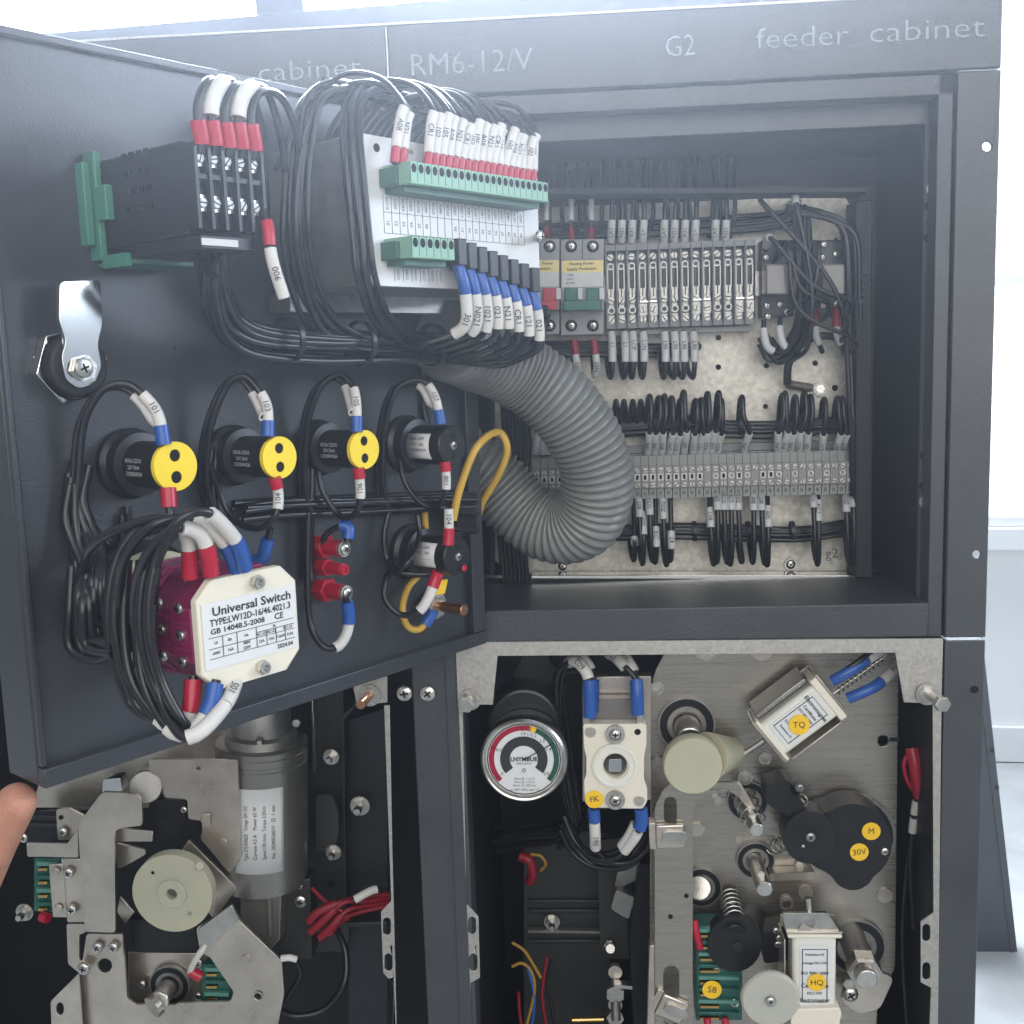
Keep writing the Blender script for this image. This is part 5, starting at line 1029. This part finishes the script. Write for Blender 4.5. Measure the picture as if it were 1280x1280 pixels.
gl = MB(); gl.lathe(p+F.N*.0032, F.N, [(rg*.865, 0), (rg*.865, .0006)], 48); 
cylpx(F, 655, 890, -.06, 655, 905, -.03, 46, 'rubber_black', 'valve_body', ga, 40, bevel=.001)
cylpx(F, 668, 838, -.10, 664, 860, -.065, 22, 'black', 'valve_stem', ga, 24); put('hex', 'valve_nut', F.P(670, 838, -.07), F.N, .017, ga, 0, .8).data = tm(_hex(1, .6), 'black')

# ---- things deeper in the right lower compartment
dbk = thing('ribbed_partition', 'grey green rear panel with pressed ribs deep in the right lower compartment', 'panel', F.P(700, 1200, -.17))
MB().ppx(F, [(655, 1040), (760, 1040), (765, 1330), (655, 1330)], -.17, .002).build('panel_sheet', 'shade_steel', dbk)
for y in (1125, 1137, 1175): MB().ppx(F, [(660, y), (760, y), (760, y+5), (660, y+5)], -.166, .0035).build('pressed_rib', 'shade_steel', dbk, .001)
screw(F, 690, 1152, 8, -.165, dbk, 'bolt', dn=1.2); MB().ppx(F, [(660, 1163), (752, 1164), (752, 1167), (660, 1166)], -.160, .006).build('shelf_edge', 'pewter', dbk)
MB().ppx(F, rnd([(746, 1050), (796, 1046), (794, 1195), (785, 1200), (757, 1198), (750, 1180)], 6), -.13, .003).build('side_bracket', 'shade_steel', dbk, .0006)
cylpx(F, 762, 1182, -.13, 763, 1186, -.118, 6, 'steel', 'stud', dbk); put('hex', 'nut', F.P(762, 1180, -.128), F.N, .005, dbk)
MB().ppx(F, rnd([(778, 1060), (800, 1060), (796, 1100), (770, 1112), (766, 1120)], 3), -.11, .01).build('guide_arm', 'pewter', dbk, .0006); MB().ppx(F, rnd([(770, 1112), (794, 1122), (786, 1150), (763, 1136)], 4), -.10, .012).build('guide_clip', 'pewter', dbk, .001)
for y, r in ((1215, 9), (1240, 12), (1256, 9), (1270, 11)): screw(F, 769, y, r, -.10, dbk, 'hex' if r > 10 else 'disc', 'nut')
cylpx(F, 769, 1205, -.105, 770, 1275, -.095, 6, 'pewter', 'rod', dbk); cylpx(F, 715, 1275, -.12, 755, 1274, -.12, 4, 'brass', 'brass_pin', dbk); MB().ppx(F, [(768, 1231), (792, 1233), (792, 1237), (768, 1235)], -.09, .008).build('tab', 'steel', dbk)
MB().ppx(F, [(800, 1080), (815, 1080), (815, 1330), (794, 1330), (786, 1180)], -.09, .05).build('inner_guard', 'shaded_inner', dbk, .001)
for i, (pts, m_, lab) in enumerate((([(650, 1070, -.1), (662, 1076, -.098), (666, 1092, -.1), (662, 1102, -.105)], 'red', 'thick red connector wire in the dark left of the rear panel'),
        ([(664, 1068, -.1), (676, 1070, -.098), (682, 1080, -.1), (676, 1088, -.104)], 'yellow_wire', 'short orange wire curling beside the red connector'),
        ([(640, 1178, -.1), (655, 1188, -.1), (668, 1208, -.1), (676, 1222, -.1)], 'yellow_wire', 'thin yellow wire falling across the dark, upper one'),
        ([(640, 1208, -.1), (652, 1204, -.1), (664, 1214, -.1), (668, 1240, -.1), (656, 1290, -.1)], 'yellow_wire', 'yellow wire bending down at the bottom left'),
        ([(684, 1195, -.1), (680, 1220, -.1), (678, 1250, -.1), (686, 1300, -.1)], 'dark_red', 'thin red wire hanging near the rear panel'),
        ([(690, 1200, -.1), (684, 1230, -.1), (690, 1260, -.1), (694, 1300, -.1)], 'rubber_black', 'black wire hanging near the rear panel'),
        ([(660, 1210, -.1), (668, 1250, -.1), (662, 1300, -.1)], 'blue', 'thin blue wire hanging near the rear panel'),
        ([(648, 1240, -.1), (650, 1270, -.1), (656, 1310, -.1)], 'dark_red', 'dark red wire at the bottom left of the dark compartment'))):
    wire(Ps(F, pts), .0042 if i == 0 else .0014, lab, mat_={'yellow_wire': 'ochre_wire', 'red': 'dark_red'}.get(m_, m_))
# red crimps and thin wires at the right side
for i, (pts, m_, lab, rr) in enumerate((([(1140, 935, -.05), (1144, 955, -.046), (1147, 975, -.046), (1150, 995, -.05)], 'red', 'fat dark red crimp hanging at the right wall', .005),
        ([(1136, 940, -.05), (1130, 955, -.05), (1134, 975, -.05), (1142, 988, -.05)], 'red', 'slim red wire loop at the right wall', .0016),
        ([(1146, 998, -.05), (1142, 1025, -.05), (1138, 1080, -.05), (1142, 1160, -.05)], 'rubber_black', 'black wire with white tags dropping at the right wall', .0018),
        ([(1140, 1040, -.055), (1132, 1100, -.055), (1128, 1180, -.055), (1135, 1300, -.055)], 'rubber_black', 'black wire falling along the right wall', .0018))):
    wire(Ps(F, pts), rr, lab, mat_=m_, sleeves=[(.02, .12, 'sleeve_white', 1.7, 'sleeve'), (.15, .26, 'sleeve_white', 1.7, 'sleeve')] if i == 2 else ())

# ================================================================== left lower compartment
NL = -.03
ml = thing('left_mechanism', 'nickel plated steel linkage plates of the left lower compartment', 'mechanism', F.P(200, 1100, NL))
MB().ppx(F, [(40, 1006), (60, 940), (330, 870), (330, 1010), (40, 1010)], -.075, .003).build('backing_plate', 'nickel', ml, .0006)
MB().ppx(F, rnd([(186, 949), (297, 950), (301, 1072), (287, 1092), (250, 1048), (253, 1039), (252, 1026), (235, 1024), (234, 999), (205, 997), (200, 972), (186, 965)], 4), NL, .0025, [circ(248, 961, 3, 10)]).build('upper_plate', 'nickel', ml, .0006)
for x, y, r, k in ((279, 1053, 5.5, 'rivet'), (230, 1012, 4, 'cross'), (253, 1025, 3, 'rivet')): screw(F, x, y, r, NL+.0003, ml, k, 'rivet')
MB().ppx(F, [(252, 1018), (262, 1018), (262, 1034), (252, 1034)], NL+.004, .0035).build('tab', 'nickel', ml, .0004)
MB().ppx(F, rnd([(188, 1000), (232, 1000), (232, 1022), (250, 1024), (250, 1036), (240, 1050), (178, 1050), (178, 1034)], 3), NL-.012, .012).build('dark_guide', 'black', ml, .0008)
cylpx(F, 186, 978, -.07, 182, 984, -.04, 21, 'pewter', 'roller', ml)
MB().ppx(F, rnd([(126, 992), (171, 993), (177, 1001), (178, 1032), (150, 1035), (143, 1040), (144, 1166), (106, 1165), (97, 1031)], 4), NL+.020, .0025).build('hook_plate', 'nickel', ml, .0006)
MB().ppx(F, [(144, 1035), (191, 1039), (191, 1052), (144, 1052)], NL+.010, .002).build('hook_bar', 'nickel', ml, .0004)
MB().ppx(F, rnd([(144, 1054), (182, 1062), (182, 1068), (152, 1085), (147, 1085)], 3), NL+.006, .002).build('hook_tooth', 'nickel', ml, .0004)
MB().ppx(F, rnd([(33, 1053), (84, 1055), (97, 1036), (98, 1072), (34, 1071)], 2), NL+.014, .002).build('arm', 'nickel', ml, .0005)
MB().ppx(F, rnd([(70, 1012), (86, 1010), (106, 1020), (96, 1050), (72, 1050)], 3), NL+.004, .002).build('lug', 'nickel', ml, .0005)
screw(F, 76, 1022, 3, NL+.0045, ml, 'blackdisc', 'hole'); screw(F, 79, 1040, 6, NL+.0065, ml, 'cross'); screw(F, 30, 1047, 6, NL+.004, ml, 'cross')
for y in (1020, 1030): cylpx(F, 38, y, NL-.01, 112, y+4, NL-.01, 4, 'black', 'rod', ml)
MB().ppx(F, [(35, 1016), (115, 1012), (115, 1052), (35, 1052)], NL-.02, .004).build('dark_bar', 'black', ml)
MB().ppx(F, [(76, 1073), (106, 1074), (107, 1153), (84, 1153)], NL+.012, .0025).build('side_plate', 'nickel', ml, .0005)
MB().ppx(F, [(61, 1080), (79, 1080), (83, 1147), (66, 1147)], NL+.013, .002).build('small_plate', 'nickel', ml, .0005)
for x, y, r, k in ((86, 1091, 7, 'cross'), (90, 1137, 7, 'cross'), (70, 1089, 5, 'rivet'), (73, 1135, 5, 'rivet'), (122, 1184, 7, 'cross'), (142, 1184, 7, 'cross'), (105, 1210, 8, 'cross')): screw(F, x, y, r, NL+.0145 if y < 1150 else NL+.0145, ml, k)
screw(F, 31, 1140, 9, NL-.02, ml, 'bolt')
MB().ppx(F, rnd([(110, 1167), (153, 1168), (154, 1194), (112, 1194)], 2), NL+.012, .002).build('screw_plate', 'nickel', ml, .0005)
MB().ppx(F, rnd([(83, 1155), (106, 1155), (107, 1166), (99, 1168), (99, 1200), (110, 1207), (108, 1216), (97, 1215), (85, 1205)], 3), NL+.010, .002).build('hook', 'nickel', ml, .0005)
low = rnd([(104, 1195), (108, 1168), (153, 1168), (159, 1248), (168, 1256), (222, 1256), (222, 1330), (104, 1330), (100, 1215)], 3)
MB().ppx(F, low, NL+.0085, .0025, [circ(131, 1207, 9, 18)]).build('lower_plate', 'nickel', ml, .0006)
MB().ppx(F, rnd([(63, 1252), (98, 1217), (106, 1330), (66, 1330)], 3), NL+.016, .002, [circ(75, 1261, 5, 12, 8)]).build('flange', 'nickel', ml, .0005)
MB().ppx(F, rnd([(245, 1160), (290, 1133), (300, 1152), (352, 1201), (355, 1243), (338, 1330), (222, 1330), (219, 1254), (288, 1252), (292, 1240), (262, 1196), (250, 1190)], 4), NL+.0115, .0025, [circ(323, 1244, 6, 14)]).build('right_plate', 'nickel', ml, .0006)
screw(F, 308, 1198, 6, NL+.0117, ml, 'rivet', 'rivet'); screw(F, 323, 1244, 7, NL+.0085, ml, 'ringm', 'bushing')
MB().ppx(F, rnd([(246, 1163), (289, 1131), (299, 1150), (256, 1190)], 3), NL+.016, .003).build('folded_arm', 'steel', ml, .001)
MB().ppx(F, [(212, 1084), (236, 1050), (296, 1110), (268, 1150)], NL-.006, .003).build('cross_arm', 'nickel', ml, .0005)
MB().ppx(F, [(150, 1120), (168, 1140), (156, 1155), (146, 1140)], NL-.002, .003).build('cross_arm', 'nickel', ml, .0005)
MB().ppx(F, [(160, 1190), (262, 1192), (262, 1256), (160, 1256)], NL-.012, .003, [circ(213, 1230, 22, 24)]).build('rear_plate', 'nickel', ml, .0005)
bearing(F, 213, 1230, 26, NL-.010, ml)
cylpx(F, 214, 1228, NL-.02, 198, 1252, NL+.03, 12, 'steel', 'shaft', ml); cylpx(F, 197, 1254, NL+.03, 190, 1260, NL+.034, 15, 'nickel', 'shaft_cap', ml)
for x, y, r in ((248, 1204, 7), (248, 1245, 5), (178, 1230, 5)): screw(F, x, y, r, NL-.008, ml, 'cross')
MB().ppx(F, rnd([(128, 975), (150, 972), (153, 990), (128, 991)], 3), NL+.016, .012).build('spring_clip', 'chrome', ml, .001)
MB().ppx(F, [(160, 1150), (240, 1150), (252, 1190), (165, 1190)], NL-.004, .01).build('dark_guide', 'black', ml, .001)
nd = thing('nylon_cam', 'milky white nylon cam disc with a small bore in the left lower compartment', 'cam disc', F.P(215, 1117, NL))
n = NL+.03; p = F.P(215, 1117, n); rr = F.r(215, 1117, 51, n)
MB().prism(F, [(F.px(215, 1117, n)[0]+rr*math.cos(i*math.pi/26), F.px(215, 1117, n)[1]+rr*math.sin(i*math.pi/26)) for i in range(52)], n-.010, n, [[(F.px(215, 1117, n)[0]+rr*.13*math.cos(i*math.pi/8), F.px(215, 1117, n)[1]+rr*.13*math.sin(i*math.pi/8)) for i in range(16)]]).build('disc', 'nylon', nd, .001)
MB().ring(p+F.N*.0001, F.N, rr*.14, rr*.36, .0016, 32).build('hub', 'nylon', nd, .0005); cylpx(F, 215, 1117, NL-.01, 215, 1117, n-.004, 7, 'black', 'bore_pin', nd)
cylpx(F, 249, 1084, n, 250, 1082, n+.004, 5, 'nylon', 'peg', nd); screw(F, 191, 1091, 2.2, n+.0002, nd, 'blackdisc', 'hole'); screw(F, 237, 1142, 2.5, n+.0002, nd, 'ringm', 'mark')
t = microswitch(F, 42, 1073, 76, 1140, NL-.002, .015, 'green translucent micro switch behind the small plate at the far left')
wire(Ps(F, [(52, 1146, NL+.004), (60, 1148, NL+.006)]), .004, 'dark red crimp under the far left micro switch', mat_='red')
t = microswitch(F, 252, 1206, 290, 1252, NL+.002, .012, 'green translucent micro switch inside the cut-out of the lower plate')
wire(Ps(F, [(258, 1180, NL+.014), (248, 1194, NL+.016), (240, 1208, NL+.014), (238, 1216, NL+.012)]), .0026, 'thick white sleeved wire end beside the lower micro switch', mat_='sleeve_white'); wire(Ps(F, [(238, 1214, NL+.012), (252, 1222, NL+.012)]), .004, 'dark red crimp beside the lower micro switch', mat_='red')
# motor
mo = thing('gear_motor', 'grey cylindrical permanent magnet motor with a white rating label', 'motor', F.P(330, 1000, -.07))
a, b = F.P(329, 1098, -.07), F.P(327, 925, -.07); ax = (b-a).normalized(); r = F.r(330, 1000, 56, -.07); Hm = (b-a).length
MB().lathe(a, ax, [(r*.8, -.002), (r*.97, 0), (r*.98, .005), (r, .0055), (r, Hm*.87), (r*.985, Hm*.875), (r*.985, Hm*.90), (r, Hm*.905), (r, Hm*.95), (r*.985, Hm*.955), (r*1.0, Hm*.96), (r*1.0, Hm*.995), (r*.96, Hm)], 64).build('motor_can', 'motor_grey', mo)
MB().lathe(b, ax, [(r*.80, 0), (r*.78, .006), (r*.66, .008), (r*.64, .026), (r*.5, .05)], 40).build('gear_housing', 'pewter', mo)
put('hex', 'bolt', F.P(325, 928, -.040), (F.N*.3+ax).normalized(), .0035, mo, 0, 1.5); put('hex', 'bolt', F.P(371, 903, -.045), F.N, .0032, mo, 0, 1.5)
# curved label
k = 14; vs = []; A_, B_, X_ = basis(ax); cdir = (EYE-a); cdir = (cdir-ax*cdir.dot(ax)).normalized(); sdir = cdir.cross(ax)
if sdir.dot(F.U) < 0: sdir = -sdir
for j in range(k+1):
    th = R(-36+62*j/k)
    for h in (Hm*.18, Hm*.77): vs.append(a+ax*h+(cdir*math.cos(th)+sdir*math.sin(th))*(r+.0003))
mb = MB(); mb.add(vs, [(2*j, 2*j+2, 2*j+3, 2*j+1) for j in range(k)]); lab = mb.build('rating_label', 'label', mo); so = lab.modifiers.new('t', 'SOLIDIFY'); so.thickness = .0003
for th, s, h0, w in ((-31, 'ZYJ Permanent Magnet Motor', .47, .058), (-20, 'Type ZYJ-83062S   Voltage 30V DC', .47, .054), (-9, 'Current 4.3 A    Power 65 W', .47, .052), (2, 'Speed 100 r/min  Torque 3.5N.m', .47, .052), (13, 'No. 20240520019   S2  1 min', .47, .052)):
    dd = cdir*math.cos(R(th))+sdir*math.sin(R(th)); text(s, a+ax*Hm*h0+dd*(r+.0009), ax, dd, .0042, lab, 'ink', width=w*.82)
MB().ppx(F, [(300, 1104), (352, 1104), (350, 1175), (336, 1190), (300, 1190)], -.05, .02).build('motor_foot', 'motor_grey', mo, .001); MB().ppx(F, [(353, 1104), (388, 1098), (390, 1200), (353, 1200)], -.065, .02).build('motor_foot', 'shade_steel', mo, .001)
MB().ppx(F, [(334, 1110), (338, 1110), (340, 1170), (336, 1170)], -.046, .003).build('foot_edge', 'pewter', mo)
for x, y, r_ in ((376, 1126, 8), (375, 1108, 4), (350, 1118, 4)): screw(F, x, y, r_, -.0645, mo, 'cross')
# rear steelwork in the left compartment
rs = thing('motor_bracket', 'dark steel side frame behind the motor with bolts and folded edges', 'frame', F.P(430, 1000, -.12))
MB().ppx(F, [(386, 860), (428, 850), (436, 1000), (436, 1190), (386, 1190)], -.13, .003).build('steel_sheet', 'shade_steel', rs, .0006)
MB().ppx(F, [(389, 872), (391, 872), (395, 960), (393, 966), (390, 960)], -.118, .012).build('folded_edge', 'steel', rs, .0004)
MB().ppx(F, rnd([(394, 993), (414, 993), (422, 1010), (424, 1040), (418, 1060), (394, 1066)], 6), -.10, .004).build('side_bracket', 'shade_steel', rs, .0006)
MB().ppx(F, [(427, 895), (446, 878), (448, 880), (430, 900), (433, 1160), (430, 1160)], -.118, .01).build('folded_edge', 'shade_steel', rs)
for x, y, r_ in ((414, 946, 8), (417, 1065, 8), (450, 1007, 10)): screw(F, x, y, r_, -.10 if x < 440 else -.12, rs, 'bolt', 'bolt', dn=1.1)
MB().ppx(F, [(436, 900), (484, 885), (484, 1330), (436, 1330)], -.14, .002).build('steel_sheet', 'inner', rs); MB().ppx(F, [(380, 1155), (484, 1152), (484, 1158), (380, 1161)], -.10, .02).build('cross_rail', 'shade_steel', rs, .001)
screw(F, 414, 1105, 5, -.126, rs, 'blackdisc', 'hole')
rw = [([(486, 1122, -.07), (460, 1126, -.06), (430, 1128, -.05), (405, 1150, -.045), (388, 1165, -.045)], 'dark_red'), ([(486, 1128, -.07), (460, 1132, -.06), (434, 1138, -.05), (415, 1158, -.045), (400, 1172, -.045)], 'dark_red'), ([(486, 1118, -.07), (455, 1120, -.06), (425, 1128, -.05), (398, 1140, -.045), (386, 1152, -.045)], 'dark_red'), ([(486, 1132, -.07), (450, 1140, -.06), (425, 1150, -.05), (410, 1168, -.045)], 'dark_red')]
for i, (pts, m_) in enumerate(rw): wire(Ps(F, pts), .0020, f'red motor wire running to the right below the motor, {ORD[i]} of four', 'red wires below the motor', mat_=m_, sleeves=[(.62, 1, 'dark_red', 1.7, 'crimp_terminal')])
wire(Ps(F, [(484, 1112, -.06), (468, 1112, -.055), (455, 1118, -.05), (441, 1126, -.046)]), .0019, 'black wire with a white sleeve above the red motor wires', sleeves=[(.3, .95, 'sleeve_white', 1.7, 'sleeve')])
wire(Ps(F, [(390, 1110, -.06), (405, 1125, -.055), (420, 1135, -.05), (430, 1140, -.05)]), .0016, 'thin dark red wire dropping from the motor foot', mat_='dark_red')
wire(Ps(F, [(420, 1160, -.07), (432, 1190, -.06), (430, 1230, -.05), (405, 1262, -.045), (370, 1270, -.04), (345, 1262, -.035)]), .0028, 'thick black cable curving in the dark under the motor')
wire(Ps(F, [(352, 1198, -.012), (362, 1197, -.012), (370, 1199, -.014)]), .0026, 'cream sleeve end at the right edge of the lower plate', mat_='sleeve_white')
wire(Ps(F, [(370, 1200, -.03), (375, 1220, -.03), (360, 1245, -.03), (350, 1260, -.03)]), .0022, 'black cable behind the right edge of the lower plate')

# ================================================================== hand at the free edge of the door
pe = None
def finger(chain, name):
    me_h = bpy.data.meshes.new(name); me_h.from_pydata([p for p, r in chain], [(i, i+1) for i in range(len(chain)-1)], [])
    return me_h
base = F.P(-60, 1290, .262)
def H(x, y, n): return F.P(x, y, n)
# thumb seen in the picture, four fingers behind the door, palm and forearm below left
chains = {'thumb': [((-80, 1210, .250), .0095), ((-52, 1140, .250), .0085), ((-26, 1082, .252), .0080), ((-2, 1034, .255), .0078), ((14, 1012, .256), .0062)],
          'f1': [((-110, 1200, .235), .012), ((-95, 1100, .215), .0088), ((-70, 1050, .20), .0078), ((-40, 1030, .205), .0066)],
          'f2': [((-130, 1220, .225), .012), ((-120, 1120, .195), .0088), ((-95, 1080, .18), .0078), ((-62, 1062, .185), .0066)],
          'f3': [((-145, 1250, .215), .012), ((-140, 1160, .182), .0084), ((-115, 1120, .167), .0074), ((-84, 1105, .172), .0062)],
          'f4': [((-155, 1285, .210), .011), ((-152, 1210, .178), .0074), ((-130, 1175, .165), .0064), ((-104, 1162, .168), .0054)]}
chains = {k: [((p[0]+19, p[1]-27, p[2]), r_*(1.75 if k == 'thumb' else 1.2)) for p, r_ in ch] for k, ch in chains.items()}
verts = [H(-130, 1420, .225), H(-120, 1330, .23)]; rad = [.022, .027]; edges = [(0, 1)]
for k, ch in chains.items():
    prev = 1
    for (p, r_) in ch: verts.append(H(*p)); rad.append(r_*.8); edges.append((prev, len(verts)-1)); prev = len(verts)-1
hm = bpy.data.meshes.new('hand'); lo = verts[1]; hm.from_pydata([tuple(v-lo) for v in verts], edges, []); hm.materials.append(M['skin'])
ho_ = bpy.data.objects.new('person', hm); COL.objects.link(ho_); ho_.location = lo
tag(ho_, 'hand gripping the lower free corner of the open door, only the thumb tip in view', 'person')
sk = ho_.modifiers.new('skin', 'SKIN'); sk.use_smooth_shade = True
for i, v in enumerate(hm.skin_vertices[0].data): v.radius = (rad[i], rad[i]); v.use_root = i == 1
sb = ho_.modifiers.new('sub', 'SUBSURF'); sb.levels = 2; sb.render_levels = 3
nl = MB(); 

# ================================================================== added air volume that imitates lens glare over the upper cabinet
hb = MB().box(F, -9.5, 9.5, ZF-1.05, 3.4, -5.5, 6.5).build('glare_volume', 'wall_paint'); hb['kind'] = 'stuff'
air = bpy.data.materials.new('glare_air'); air.use_nodes = True; hn = air.node_tree; hn.nodes.clear()
hout = hn.nodes.new('ShaderNodeOutputMaterial'); hvol = hn.nodes.new('ShaderNodeVolumePrincipled'); hn.links.new(hvol.outputs[0], hout.inputs['Volume'])
hvol.inputs['Color'].default_value = (.86, .92, 1, 1); hvol.inputs['Density'].default_value = .085; hvol.inputs['Anisotropy'].default_value = .8
hb.data.materials.clear(); hb.data.materials.append(air)
